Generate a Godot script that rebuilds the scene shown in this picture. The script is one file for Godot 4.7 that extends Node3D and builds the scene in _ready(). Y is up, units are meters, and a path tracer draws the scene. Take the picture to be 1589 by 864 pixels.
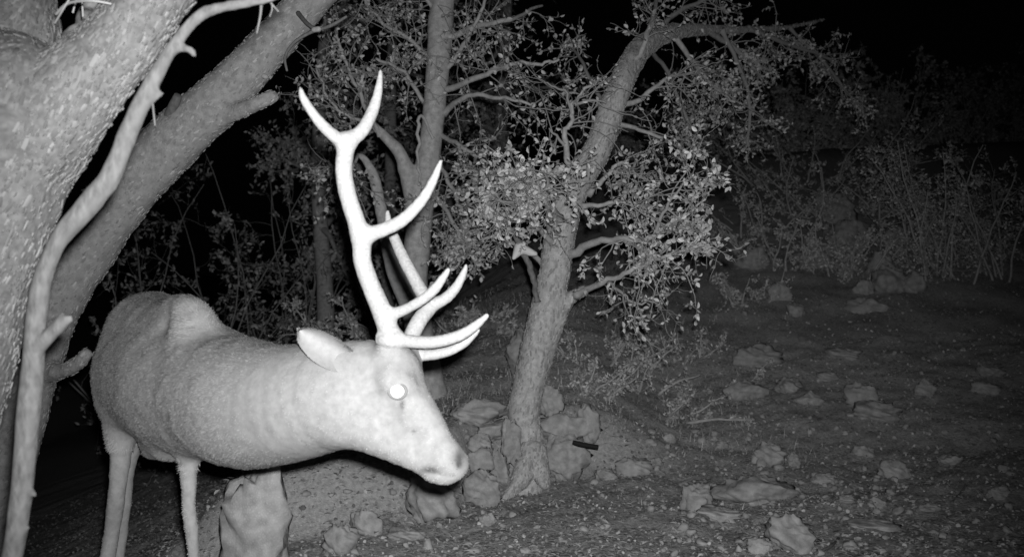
extends Node3D
# A stag at night in an open oak wood, lit only by the infrared lamp of a trail camera.
# Sizes in metres. A photograph pixel (px, py of 1589 x 864) plus a distance d gives a point: see P().

const F := 1704.0
const EYE := 1.2
var rng := RandomNumberGenerator.new()
var n1 := FastNoiseLite.new()
var n2 := FastNoiseLite.new()
var nbark := FastNoiseLite.new()
var M := {}
var taken := {}
var deer_bones: Array = []

func P(px: float, py: float, d: float) -> Vector3:
	return Vector3((px - 794.5) / F * d, EYE - (py - 432.0) / F * d, -d)

# ------------------------------------------------------------------ naming
func numbered(called: String) -> String:
	var k: int = taken.get(called, 0)
	taken[called] = k + 1
	return called if k == 0 else "%s_%03d" % [called, k]

func tag(o: Node, label: String, category: String, group := "", kind := "") -> Node:
	if label != "": o.set_meta("label", label)
	if category != "": o.set_meta("category", category)
	if group != "": o.set_meta("group", group)
	if kind != "": o.set_meta("kind", kind)
	return o

func thing(called: String, at: Vector3, label: String, category: String, group := "") -> Node3D:
	var o := Node3D.new()
	o.name = numbered(called)
	add_child(o)
	o.position = at
	tag(o, label, category, group)
	return o

func put(called: String, mesh: Mesh, mat: Material, parent: Node3D = null) -> MeshInstance3D:
	# a mesh given in world coordinates, hung under a thing that stands at its own base
	var o := MeshInstance3D.new()
	o.mesh = mesh
	o.material_override = mat
	if parent == null:
		o.name = numbered(called)
		add_child(o)
	else:
		o.name = called
		parent.add_child(o, true)
		var off := Vector3.ZERO
		var q: Node = parent
		while q != self:
			off += (q as Node3D).position
			q = q.get_parent()
		o.position = -off
	return o

# ------------------------------------------------------------------ terrain
func softplus(v: float, k: float) -> float:
	return k * log(1.0 + exp(clampf(v / k, -30.0, 30.0)))

func gh(x: float, z: float) -> float:
	var d := -z
	var side := smoothstep(-2.5, 1.5, x)
	var rise := 0.30 * softplus(d - 6.8, 0.35) - 0.16 * softplus(d - 24.0, 3.0) - 0.10 * softplus(d - 50.0, 6.0)
	var h := rise * lerpf(0.22, 1.0, side)
	# the terrace held by the ruined dry wall, an earth bank further left
	var wall := 5.25 + 0.4 * smoothstep(-1.5, -0.4, x) + 0.75 * smoothstep(-0.5, -0.05, x) + 0.2 * smoothstep(0.0, 0.5, x)
	h += 0.36 * smoothstep(wall - 0.25, wall + 0.3, d) * smoothstep(-2.1, -1.3, x) * (1.0 - smoothstep(0.4, 1.3, x)) * (1.0 - smoothstep(9.0, 13.0, d))
	h -= 0.42 * softplus(-1.0 - x, 0.25) - 0.30 * softplus(-6.0 - x, 1.0)
	h += 0.05 * softplus(x - 2.0, 0.5) - 0.03 * softplus(x - 12.0, 2.0)
	h += 0.05 * n1.get_noise_2d(x * 1.0, z * 1.0) + 0.014 * n1.get_noise_2d(x * 4.5 + 30.0, z * 4.5)
	h += 0.012 * n1.get_noise_2d(x * 15.0 - 9.0, z * 15.0)
	return h

func ground_hit(px: float, py: float) -> Vector3:
	var d := 2.5
	while d < 40.0:
		var p := P(px, py, d)
		if p.y <= gh(p.x, p.z):
			return p
		d += 0.02
	return P(px, py, 20.0)

func axis_values(marks: Array) -> PackedFloat32Array:
	# marks: [start, end, step] runs
	var out := PackedFloat32Array()
	for m in marks:
		var v: float = m[0]
		while v < m[1] - 0.0001:
			out.append(v)
			v += m[2]
	out.append(marks[marks.size() - 1][1])
	return out

func make_ground() -> ArrayMesh:
	var xs := axis_values([[-90.0, -14.0, 7.6], [-14.0, -4.0, 0.5], [-4.0, 5.0, 0.035], [5.0, 14.0, 0.45], [14.0, 90.0, 7.6]])
	var zs := axis_values([[-140.0, -30.0, 10.0], [-30.0, -14.0, 0.8], [-14.0, -9.0, 0.08], [-9.0, -3.5, 0.035], [-3.5, 3.0, 0.25], [3.0, 43.0, 8.0]])
	var nx := xs.size()
	var nz := zs.size()
	var v := PackedVector3Array()
	var idx := PackedInt32Array()
	v.resize(nx * nz)
	for j in nz:
		for i in nx:
			v[j * nx + i] = Vector3(xs[i], gh(xs[i], zs[j]), zs[j])
	for j in nz - 1:
		for i in nx - 1:
			var a := j * nx + i
			idx.append_array([a, a + 1, a + nx, a + 1, a + nx + 1, a + nx])
	return mesh_from(v, idx)

func mesh_from(v: PackedVector3Array, idx: PackedInt32Array, cols := PackedColorArray(), flat := false) -> ArrayMesh:
	var nn := PackedVector3Array()
	nn.resize(v.size())
	for t in range(0, idx.size(), 3):
		var a := v[idx[t]]
		var fn := (v[idx[t + 2]] - a).cross(v[idx[t + 1]] - a)
		nn[idx[t]] += fn
		nn[idx[t + 1]] += fn
		nn[idx[t + 2]] += fn
	for i in nn.size():
		nn[i] = nn[i].normalized() if nn[i].length_squared() > 0.0 else Vector3.UP
	var arr := []
	arr.resize(Mesh.ARRAY_MAX)
	arr[Mesh.ARRAY_VERTEX] = v
	if not flat: arr[Mesh.ARRAY_NORMAL] = nn
	arr[Mesh.ARRAY_INDEX] = idx
	if cols.size() > 0: arr[Mesh.ARRAY_COLOR] = cols
	var m := ArrayMesh.new()
	m.add_surface_from_arrays(Mesh.PRIMITIVE_TRIANGLES, arr)
	return m

# ------------------------------------------------------------------ smooth bodies: tapered capsules joined with a smooth minimum, meshed as surface nets
var chain_id := 0
func bone(a: Vector3, b: Vector3, ra: float, rb: float, id := -1) -> Array:
	if id < 0:
		chain_id += 1
		id = chain_id
	return [a, b - a, maxf((b - a).length_squared(), 1e-9), ra, rb - ra, id]

func chain(list: Array, out: Array, per := 3) -> void:
	# list of [px, py, d, radius in metres]; the pieces of one chain follow a spline and do not swell where they meet
	chain_id += 1
	var id := chain_id
	var pts: Array = []
	for p: Array in list: pts.append([P(p[0], p[1], p[2]), p[3]])
	var sm := smooth_path(pts, per if list.size() > 2 else 1)
	var q: PackedVector3Array = sm[0]
	var r: PackedFloat32Array = sm[1]
	for i in q.size() - 1:
		out.append(bone(q[i], q[i + 1], r[i], r[i + 1], id))

func field(p: Vector3, bones: Array, k: float) -> float:
	var d := 1e9
	var own := 1e9
	var id := -1
	for b: Array in bones:
		var pa: Vector3 = p - b[0]
		var ba: Vector3 = b[1]
		var t := clampf(pa.dot(ba) / b[2], 0.0, 1.0)
		var di: float = (pa - ba * t).length() - b[3] - b[4] * t
		if b[5] == id:
			own = minf(own, di)
			continue
		if id >= 0:
			var h := maxf(k - absf(d - own), 0.0) / k
			d = minf(d, own) - h * h * k * 0.25
		id = b[5]
		own = di
	var h2 := maxf(k - absf(d - own), 0.0) / k
	return minf(d, own) - h2 * h2 * k * 0.25

func relief_at(p: Vector3, which: String) -> float:
	if which == "plates": return bark_plates(p)
	if which == "fine": return bark_fine(p)
	if which == "antler": return 0.0012 * n1.get_noise_3d(p.x * 110.0, p.y * 14.0, p.z * 110.0) + 0.0008 * n1.get_noise_3d(p.x * 70.0, p.y * 70.0, p.z * 70.0)
	if which == "dead": return bark_fine_dead(p)
	return deer_bump(p)

func body_mesh(bones: Array, cell: float, k: float, relief := "", paint := false) -> ArrayMesh:
	var vi := body_arrays(bones, cell, k, relief)
	return mesh_from(vi[0], vi[1])

func body_arrays(bones: Array, cell: float, k: float, relief := "", clip := Plane(Vector3.UP, 1e6), carve: Array = []) -> Array:
	var lo := Vector3(1e9, 1e9, 1e9)
	var hi := -lo
	for b: Array in bones:
		var r: float = maxf(b[3], b[3] + b[4]) + k * 0.3 + 0.01
		for q: Vector3 in [b[0], b[0] + b[1]]:
			lo = lo.min(q - Vector3.ONE * r)
			hi = hi.max(q + Vector3.ONE * r)
	var N := 6
	var C := cell * N
	var cn := ((hi - lo) / C).ceil()
	var diag := C * 0.8661
	var sx := int(cn.x) * N + 2
	var sy := int(cn.y) * N + 2
	var vert_of := {}
	var V := PackedVector3Array()
	var edges := PackedInt32Array()
	var vals := PackedFloat32Array()
	var S := N + 1
	vals.resize(S * S * S)
	var has_disp := relief != ""
	var extra := 0.012 if has_disp else 0.0
	for cz in int(cn.z):
		for cy in int(cn.y):
			for cx in int(cn.x):
				var c0 := lo + Vector3(cx, cy, cz) * C
				var c := c0 + Vector3.ONE * C * 0.5
				var dm := 1e9
				var ds := PackedFloat32Array()
				for b: Array in bones:
					var pa: Vector3 = c - b[0]
					var ba: Vector3 = b[1]
					var t := clampf(pa.dot(ba) / b[2], 0.0, 1.0)
					var di: float = (pa - ba * t).length() - b[3] - b[4] * t
					ds.append(di)
					dm = minf(dm, di)
				if clip.distance_to(c) > diag: continue
				if dm > diag + k * 0.6 + extra or dm < -diag - 0.06 - extra: continue
				var near: Array = []
				for i in bones.size():
					if ds[i] < dm + 2.0 * diag + k: near.append(bones[i])
				var q := 0
				var neg := false
				var pos := false
				for z in S:
					for y in S:
						for x in S:
							var p := c0 + Vector3(x, y, z) * cell
							var f := field(p, near, k)
							if has_disp and absf(f) < 0.03: f += relief_at(p, relief)
							for cv: Array in carve:
								var pc: Vector3 = p - cv[0]
								var tc := clampf(pc.dot(cv[1]) / cv[2], 0.0, 1.0)
								f = maxf(f, cv[3] + cv[4] * tc - (pc - cv[1] * tc).length())
							vals[q] = f
							if f < 0.0: neg = true
							else: pos = true
							q += 1
				if not (neg and pos): continue
				for z in N:
					for y in N:
						for x in N:
							var o := x + y * S + z * S * S
							var v0 := vals[o]
							var v1 := vals[o + 1]
							var v2 := vals[o + S]
							var v3 := vals[o + S + 1]
							var v4 := vals[o + S * S]
							var v5 := vals[o + S * S + 1]
							var v6 := vals[o + S * S + S]
							var v7 := vals[o + S * S + S + 1]
							var s0 := v0 < 0.0
							if s0 == (v1 < 0.0) and s0 == (v2 < 0.0) and s0 == (v3 < 0.0) and s0 == (v4 < 0.0) and s0 == (v5 < 0.0) and s0 == (v6 < 0.0) and s0 == (v7 < 0.0): continue
							if clip.distance_to(c0 + Vector3(x, y, z) * cell) > cell * 1.2: continue
							var sum := Vector3.ZERO
							var cnt := 0
							if s0 != (v1 < 0.0): sum += Vector3(v0 / (v0 - v1), 0, 0); cnt += 1
							if (v2 < 0.0) != (v3 < 0.0): sum += Vector3(v2 / (v2 - v3), 1, 0); cnt += 1
							if (v4 < 0.0) != (v5 < 0.0): sum += Vector3(v4 / (v4 - v5), 0, 1); cnt += 1
							if (v6 < 0.0) != (v7 < 0.0): sum += Vector3(v6 / (v6 - v7), 1, 1); cnt += 1
							if s0 != (v2 < 0.0): sum += Vector3(0, v0 / (v0 - v2), 0); cnt += 1
							if (v1 < 0.0) != (v3 < 0.0): sum += Vector3(1, v1 / (v1 - v3), 0); cnt += 1
							if (v4 < 0.0) != (v6 < 0.0): sum += Vector3(0, v4 / (v4 - v6), 1); cnt += 1
							if (v5 < 0.0) != (v7 < 0.0): sum += Vector3(1, v5 / (v5 - v7), 1); cnt += 1
							if s0 != (v4 < 0.0): sum += Vector3(0, 0, v0 / (v0 - v4)); cnt += 1
							if (v1 < 0.0) != (v5 < 0.0): sum += Vector3(1, 0, v1 / (v1 - v5)); cnt += 1
							if (v2 < 0.0) != (v6 < 0.0): sum += Vector3(0, 1, v2 / (v2 - v6)); cnt += 1
							if (v3 < 0.0) != (v7 < 0.0): sum += Vector3(1, 1, v3 / (v3 - v7)); cnt += 1
							var g := (cx * N + x) + ((cy * N + y) + (cz * N + z) * sy) * sx
							vert_of[g] = V.size()
							V.append(c0 + (Vector3(x, y, z) + sum / cnt) * cell)
							if s0 != (v1 < 0.0): edges.append_array([g, 0, 1 if s0 else 0])
							if s0 != (v2 < 0.0): edges.append_array([g, 1, 1 if s0 else 0])
							if s0 != (v4 < 0.0): edges.append_array([g, 2, 1 if s0 else 0])
	var idx := PackedInt32Array()
	var steps := [1, sx, sx * sy]
	for e in range(0, edges.size(), 3):
		var g := edges[e]
		var ax := edges[e + 1]
		var u: int = steps[(ax + 1) % 3]
		var w: int = steps[(ax + 2) % 3]
		var a: int = vert_of.get(g, -1)
		var b: int = vert_of.get(g - u, -1)
		var c: int = vert_of.get(g - u - w, -1)
		var d: int = vert_of.get(g - w, -1)
		if a < 0 or b < 0 or c < 0 or d < 0: continue
		if edges[e + 2] == 1: idx.append_array([a, c, b, a, d, c])
		else: idx.append_array([a, b, c, a, c, d])
	return [V, idx]

func relax(V: PackedVector3Array, idx: PackedInt32Array, rounds: int) -> PackedVector3Array:
	# evens out the rings left where the pieces of a chain meet, on the trunk and neck only
	var wgt := PackedFloat32Array()
	for p in V: wgt.append(0.6 * smoothstep(0.60, 0.72, p.y) * lerpf(1.0, 0.12, smoothstep(-2.92, -2.84, p.z)))
	var cnt := PackedInt32Array()
	cnt.resize(V.size())
	for i in idx: cnt[i] += 2
	for r in rounds:
		var acc := PackedVector3Array()
		acc.resize(V.size())
		for t in range(0, idx.size(), 3):
			var a := idx[t]
			var b := idx[t + 1]
			var c := idx[t + 2]
			acc[a] += V[b] + V[c]
			acc[b] += V[a] + V[c]
			acc[c] += V[a] + V[b]
		for i in V.size():
			if cnt[i] > 0: V[i] = V[i].lerp(acc[i] / cnt[i], wgt[i])
	return V

func march(px: float, py: float, bones: Array, k: float, from := 1.5) -> Vector3:
	var d := from
	for i in 400:
		var p := P(px, py, d)
		var f := field(p, bones, k)
		if f < 0.0005: return p
		d += maxf(f * 0.7, 0.0004)
		if d > 8.0: break
	return P(px, py, d)

# ------------------------------------------------------------------ branches
func tube_into(v: PackedVector3Array, idx: PackedInt32Array, pts: PackedVector3Array, rad: PackedFloat32Array, sides: int, rough := 0.0) -> void:
	var start := v.size()
	var up := Vector3.UP
	var n := pts.size()
	for i in n:
		var t := (pts[mini(i + 1, n - 1)] - pts[maxi(i - 1, 0)]).normalized()
		if absf(t.dot(up)) > 0.98: up = Vector3.RIGHT
		var s := t.cross(up).normalized()
		up = s.cross(t).normalized()
		for j in sides:
			var a := TAU * j / sides
			var dir := s * cos(a) + up * sin(a)
			var r := rad[i]
			if rough > 0.0:
				var q := pts[i] + dir * r
				r *= 1.0 + rough * (n1.get_noise_3d(q.x * 22.0, q.y * 22.0, q.z * 22.0) + 0.8 * n1.get_noise_3d(q.x * 5.0, q.y * 5.0, q.z * 5.0))
			v.append(pts[i] + dir * r)
	for i in n - 1:
		for j in sides:
			var a := start + i * sides + j
			var b := start + i * sides + (j + 1) % sides
			idx.append_array([a, b, a + sides, b, b + sides, a + sides])
	for e in [0, n - 1]:
		var c := v.size()
		v.append(pts[e])
		for j in sides:
			var a: int = start + e * sides + j
			var b: int = start + e * sides + (j + 1) % sides
			if e == 0: idx.append_array([c, b, a])
			else: idx.append_array([c, a, b])

func smooth_path(list: Array, per := 6) -> Array:
	# list of [Vector3, radius] -> [points, radii] through a Catmull-Rom spline
	var pts := PackedVector3Array()
	var rad := PackedFloat32Array()
	for i in list.size() - 1:
		var p0: Array = list[maxi(i - 1, 0)]
		var p1: Array = list[i]
		var p2: Array = list[i + 1]
		var p3: Array = list[mini(i + 2, list.size() - 1)]
		for s in per:
			var t := float(s) / per
			pts.append((p1[0] as Vector3).cubic_interpolate(p2[0], p0[0], p3[0], t))
			rad.append(lerpf(p1[1], p2[1], t))
	pts.append(list[list.size() - 1][0])
	rad.append(list[list.size() - 1][1])
	return [pts, rad]

func pix_path(list: Array, rpx := true) -> Array:
	var out: Array = []
	for p: Array in list:
		var r: float = p[3] * p[2] / F if rpx else p[3]
		out.append([P(p[0], p[1], p[2]), r])
	return out

func limb(parent: Node3D, called: String, list: Array, mat: Material, sides := 12, rough := 0.08, per := 8) -> Array:
	var path := smooth_path(list, per)
	if called == "branch" or called == "dead_branch":
		# crooked growth: kinks between the points, none at the root
		var pp: PackedVector3Array = path[0]
		var rr: PackedFloat32Array = path[1]
		for i in range(1, pp.size()):
			var q := pp[i] * 9.0
			pp[i] += Vector3(n1.get_noise_3d(q.x, q.y, q.z), n1.get_noise_3d(q.x + 40.0, q.y, q.z), n1.get_noise_3d(q.x, q.y + 40.0, q.z)) * 0.024 * minf(1.0, i / 4.0)
			rr[i] *= 0.66
		path = [pp, rr]
	var v := PackedVector3Array()
	var idx := PackedInt32Array()
	tube_into(v, idx, path[0], path[1], sides, rough)
	put(called, mesh_from(v, idx), mat, parent)
	return path

# twigs grow along a path; leaves are collected as transforms
class Growth:
	var v := PackedVector3Array()
	var idx := PackedInt32Array()
	var leaves: Array[Transform3D] = []
	var tones := PackedFloat32Array()

func rdir() -> Vector3:
	var z := rng.randf_range(-1.0, 1.0)
	var a := rng.randf() * TAU
	var r := sqrt(1.0 - z * z)
	return Vector3(r * cos(a), z, r * sin(a))

func wander(from: Vector3, dir: Vector3, length: float, steps: int, bend: float, r0: float, r1: float) -> Array:
	var pts := PackedVector3Array([from])
	var rad := PackedFloat32Array([r0])
	var d := dir.normalized()
	var p := from
	for i in steps:
		d = (d + rdir() * bend).normalized()
		p += d * length / steps
		pts.append(p)
		rad.append(lerpf(r0, r1, float(i + 1) / steps))
	return [pts, rad]

func leaf_at(g: Growth, p: Vector3, dir: Vector3, size: float, tone := 1.0) -> void:
	var y := dir.normalized()
	var x := y.cross(rdir()).normalized()
	var z := x.cross(y)
	var s := size * rng.randf_range(0.55, 1.25)
	g.leaves.append(Transform3D(Basis(x * s * rng.randf_range(0.75, 1.1), y * s, z * s), p))
	g.tones.append(tone * rng.randf_range(0.45, 1.25))

func twigs_on(g: Growth, path: Array, count: int, length: float, r0: float, leafiness: float, leaf: float, from_t := 0.15, droop := 0.0, depth := 2, tone := 1.0) -> void:
	var pts: PackedVector3Array = path[0]
	var n := pts.size()
	for c in count:
		var t := rng.randf_range(from_t, 1.0)
		var i := clampi(int(t * (n - 1)), 0, n - 2)
		var p := pts[i].lerp(pts[i + 1], rng.randf())
		var along := (pts[i + 1] - pts[i]).normalized()
		var d := (along * rng.randf_range(0.2, 0.9) + rdir() * 1.0 - Vector3.UP * droop).normalized()
		var l := length * rng.randf_range(0.5, 1.2) * (1.15 - 0.5 * t)
		var r := minf(r0, (path[1] as PackedFloat32Array)[i] * 0.6)
		var tw := wander(p, d, l, 6, 0.34, r, maxf(r * 0.35, 0.0011))
		tube_into(g.v, g.idx, tw[0], tw[1], 4 if r < 0.004 else 6)
		if depth > 1:
			twigs_on(g, tw, 4 + rng.randi() % 3, length * 0.42, r * 0.6, leafiness, leaf, 0.25, droop, depth - 1, tone)
		else:
			var tp: PackedVector3Array = tw[0]
			for k in int(round(leafiness * rng.randf_range(0.3, 1.7))):
				var j := 1 + rng.randi() % (tp.size() - 1)
				var dd := ((tp[j] - tp[j - 1]).normalized() * 0.6 + rdir()).normalized()
				leaf_at(g, tp[j] + rdir() * 0.004, dd, leaf, tone)

func finish_growth(g: Growth, parent: Node3D, twig_mat: Material, leaf_mesh: Mesh, leaf_mat: Material, origin: Vector3) -> void:
	if g.idx.size() > 0:
		var t := put("twigs", mesh_from(g.v, g.idx), twig_mat, parent)
		tag(t, "", "", "", "stuff")
	if g.leaves.size() > 0:
		var mm := MultiMesh.new()
		mm.transform_format = MultiMesh.TRANSFORM_3D
		mm.use_colors = true
		mm.mesh = leaf_mesh
		mm.instance_count = g.leaves.size()
		for i in g.leaves.size():
			mm.set_instance_transform(i, g.leaves[i])
			var c: float = g.tones[i]
			mm.set_instance_color(i, Color(c, c, c))
		var o := MultiMeshInstance3D.new()
		o.name = "crown"
		o.multimesh = mm
		o.material_override = leaf_mat
		tag(o, "", "", "", "stuff")
		parent.add_child(o, true)
		o.position = -origin

func oval_leaf(wide: float, fold: float, curl: float) -> ArrayMesh:
	var v := PackedVector3Array()
	var idx := PackedInt32Array()
	var st := [[0.0, 0.03], [0.22, 0.72], [0.5, 1.0], [0.78, 0.68], [1.0, 0.03]]
	for s in st:
		var w: float = s[1] * wide * 0.5
		var z: float = -curl * s[0] * s[0]
		v.append(Vector3(-w, s[0], z + fold * w))
		v.append(Vector3(0, s[0], z))
		v.append(Vector3(w, s[0], z + fold * w))
	for i in 4:
		var a := i * 3
		idx.append_array([a, a + 3, a + 1, a + 1, a + 3, a + 4, a + 1, a + 4, a + 2, a + 2, a + 4, a + 5])
	return mesh_from(v, idx)

# ------------------------------------------------------------------ stones
func stone_mesh(seed_: int, size: Vector3, cuts: int, jag := 0.17) -> ArrayMesh:
	var r := RandomNumberGenerator.new()
	r.seed = seed_
	var planes: Array = []
	for i in cuts:
		var z := r.randf_range(-1.0, 1.0)
		var a := r.randf() * TAU
		var q := sqrt(1.0 - z * z)
		planes.append([Vector3(q * cos(a), z, q * sin(a)), r.randf_range(0.62, 0.9)])
	var v := PackedVector3Array()
	var idx := PackedInt32Array()
	var rows := 22
	var cols := 34
	var biggest := maxf(size.x, maxf(size.y, size.z))
	if biggest < 0.08:
		rows = 7
		cols = 10
	for i in rows + 1:
		for j in cols:
			var th := PI * i / rows
			var ph := TAU * j / cols
			var d := Vector3(sin(th) * cos(ph), cos(th), sin(th) * sin(ph))
			var ex := 2.7
			var rad := 1.0 / pow(pow(absf(d.x), ex) + pow(absf(d.y), ex) + pow(absf(d.z), ex), 1.0 / ex) * 1.02
			for pl in planes:
				var dt: float = d.dot(pl[0])
				if dt > 0.05: rad = minf(rad, pl[1] / dt)
			var o := Vector3(seed_ * 3.7, seed_ * 1.3, 0)
			var e := d * 2.2 + o
			rad *= 1.0 + jag * n1.get_noise_3d(e.x, e.y, e.z) * 1.6
			e = d * 9.0 + o
			rad *= 1.0 + jag * 0.5 * n1.get_noise_3d(e.x, e.y, e.z)
			rad *= 1.0 + jag * 0.35 * absf(n1.get_noise_3d(e.x * 0.45 + 7.0, e.y * 0.9, e.z * 0.45))
			v.append(d * rad * size * 0.5)
	for i in rows:
		for j in cols:
			var a := i * cols + j
			var b := i * cols + (j + 1) % cols
			if i > 0: idx.append_array([a, b, a + cols])
			if i < rows - 1: idx.append_array([b, b + cols, a + cols])
	return mesh_from(v, idx)

var stone_count := 0
var stone_spots: Array = []
func stone(px: float, py: float, w: float, h: float, label: String, d := 0.0, deep := 1.0, tone := 0, called := "rock", group := "", lift := 0.0, tilt := 0.0) -> void:
	# px, py: middle of the stone in the photograph; w, h: its size there
	stone_count += 1
	var hit := ground_hit(px, py + h * 0.5)
	if d <= 0.0: d = -hit.z
	var c := P(px, py, d)
	var sw := w * d / F * 1.06
	var sh := h * d / F * 1.12
	var m := stone_mesh(100 + stone_count, Vector3(sw, sh * 1.25, maxf(sw, sh) * 0.8 * deep), 13)
	var o := MeshInstance3D.new()
	o.mesh = m
	o.material_override = M["stone%d" % (stone_count % 3)]
	o.name = numbered(called)
	add_child(o)
	o.position = c - Vector3(0, sh * 0.10 - lift, 0) + Vector3(0, 0, -maxf(sw, sh) * 0.25 * deep)
	o.rotation = Vector3(rng.randf_range(-0.1, 0.1), rng.randf_range(-0.5, 0.5), tilt)
	tag(o, label, "rock", group)
	stone_spots.append([o.position, label])

# ------------------------------------------------------------------ materials (near-infrared greys: the camera records no colour)
func grey(v: float) -> Color:
	return Color(v, v, v).linear_to_srgb()

func noise_image(seed_: int, freq: float, type: int, octaves: int, size := 512, stretch := Vector2.ONE) -> Image:
	var n := FastNoiseLite.new()
	n.seed = seed_
	n.noise_type = type as FastNoiseLite.NoiseType
	n.frequency = freq
	n.fractal_octaves = octaves
	if type == FastNoiseLite.TYPE_CELLULAR:
		n.cellular_return_type = FastNoiseLite.RETURN_DISTANCE2_SUB
		n.fractal_type = FastNoiseLite.FRACTAL_NONE if octaves <= 1 else FastNoiseLite.FRACTAL_FBM
	var im := n.get_seamless_image(size, size)
	if stretch != Vector2.ONE:
		# squeeze one way, then tile back to full size: the grain gets a direction
		var sq := im.duplicate() as Image
		sq.resize(int(size / stretch.x), int(size / stretch.y), Image.INTERPOLATE_BILINEAR)
		var out := Image.create(size, size, false, im.get_format())
		for a in int(stretch.x):
			for b in int(stretch.y):
				out.blit_rect(sq, Rect2i(Vector2i.ZERO, sq.get_size()), Vector2i(a * sq.get_width(), b * sq.get_height()))
		im = out
	im.convert(Image.FORMAT_RGBA8)
	return im

func blend_images(a: Image, b: Image, wa: float) -> Image:
	var da := a.get_data()
	var db := b.get_data()
	for i in da.size():
		da[i] = int(da[i] * wa + db[i] * (1.0 - wa))
	return Image.create_from_data(a.get_width(), a.get_height(), false, Image.FORMAT_RGBA8, da)

func tone_texture(im: Image, lo: float, hi: float) -> ImageTexture:
	# stretch the noise to the tones lo..hi (linear reflectance)
	var d := im.get_data()
	var lut := PackedByteArray()
	var mn := 255
	var mx := 0
	for i in range(0, d.size(), 4):
		mn = mini(mn, d[i])
		mx = maxi(mx, d[i])
	for i in 256:
		var t := clampf(float(i - mn) / maxf(mx - mn, 1.0), 0.0, 1.0)
		lut.append(int(round(grey(lerpf(lo, hi, t)).r * 255.0)))
	for i in range(0, d.size(), 4):
		var q := lut[d[i]]
		d[i] = q
		d[i + 1] = q
		d[i + 2] = q
		d[i + 3] = 255
	return ImageTexture.create_from_image(Image.create_from_data(im.get_width(), im.get_height(), false, Image.FORMAT_RGBA8, d))

func material(im: Image, lo: float, hi: float, scale: float, bump: float, rough := 0.9, vary := false) -> StandardMaterial3D:
	var m := StandardMaterial3D.new()
	m.albedo_texture = tone_texture(im, lo, hi)
	m.uv1_triplanar = true
	m.uv1_world_triplanar = true
	m.uv1_scale = Vector3.ONE * scale
	m.roughness = rough
	m.metallic_specular = 0.25
	m.vertex_color_use_as_albedo = vary
	if bump > 0.0:
		var nm := im.duplicate() as Image
		nm.bump_map_to_normal_map(bump)
		m.normal_enabled = true
		m.normal_texture = ImageTexture.create_from_image(nm)
	return m

func plain(v: float, rough := 0.9, vary := false) -> StandardMaterial3D:
	var m := StandardMaterial3D.new()
	m.albedo_color = grey(v)
	m.roughness = rough
	m.metallic_specular = 0.3
	m.vertex_color_use_as_albedo = vary
	return m

func make_materials() -> void:
	var S := FastNoiseLite.TYPE_SIMPLEX_SMOOTH
	var CE := FastNoiseLite.TYPE_CELLULAR
	var bark_a := noise_image(3, 0.05, CE, 1, 512, Vector2(1, 1))
	var bark_b := noise_image(4, 0.02, S, 5, 512)
	var bark := blend_images(bark_a, bark_b, 0.45)
	M.bark_near = material(bark, 0.08, 0.30, 2.2, 4.0)
	M.bark_arm = material(blend_images(noise_image(14, 0.09, CE, 1), bark_b, 0.3), 0.15, 0.40, 2.2, 3.0)
	M.bark_mid = material(blend_images(noise_image(15, 0.07, CE, 1), noise_image(16, 0.02, S, 5), 0.3), 0.20, 0.48, 2.0, 3.0)
	M.dead = material(noise_image(17, 0.03, S, 5, 512, Vector2(2, 1)), 0.08, 0.20, 1.6, 1.6, 0.85)
	M.pale_wood = plain(0.5, 0.8)
	M.twig = plain(0.24, 0.85)
	M.soil = material(blend_images(noise_image(21, 0.03, S, 6, 1024), noise_image(22, 0.12, CE, 1, 1024), 0.6), 0.15, 0.54, 1.1, 8.0, 1.0)
	for i in 3:
		var im := blend_images(noise_image(31 + i, 0.012, S, 6), noise_image(41 + i, 0.09, CE, 1), 0.75)
		M["stone%d" % i] = material(im, 0.15, 0.40, [2.6, 2.0, 3.3][i], 5.0, 0.95)
	M.leaf = plain(0.42, 0.35, true)
	M.leaf.backlight = Color(0.25, 0.25, 0.25)
	M.litter = plain(0.5, 0.8, true)
	M.pebble = plain(0.34, 0.9, true)
	M.grass = plain(0.55, 0.8, true)
	M.coat = material(blend_images(noise_image(51, 0.035, S, 5, 512, Vector2(1, 1)), noise_image(52, 0.012, S, 3), 0.6), 0.72, 1.0, 3.0, 2.0, 0.85, true)
	M.hair = plain(1.0, 0.7, true)
	M.antler = material(noise_image(53, 0.05, S, 4), 0.23, 0.40, 4.0, 1.0, 0.55)
	M.ear = material(noise_image(54, 0.04, S, 5), 0.22, 0.30, 3.0, 0.6, 0.95)
	M.ear_inner = plain(0.60, 0.9)
	M.eye = plain(0.93, 0.25)
	M.eyelid = plain(0.16, 0.6)
	M.hoof = plain(0.05, 0.5)
	M.black_stick = plain(0.012, 0.8)
	M.housing = plain(0.05, 0.7)
	M.lamp_glow = plain(0.6, 0.4)
	M.lamp_glow.emission_enabled = true
	M.lamp_glow.emission = Color(1, 1, 1)
	M.lamp_glow.emission_energy_multiplier = 0.5

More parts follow.
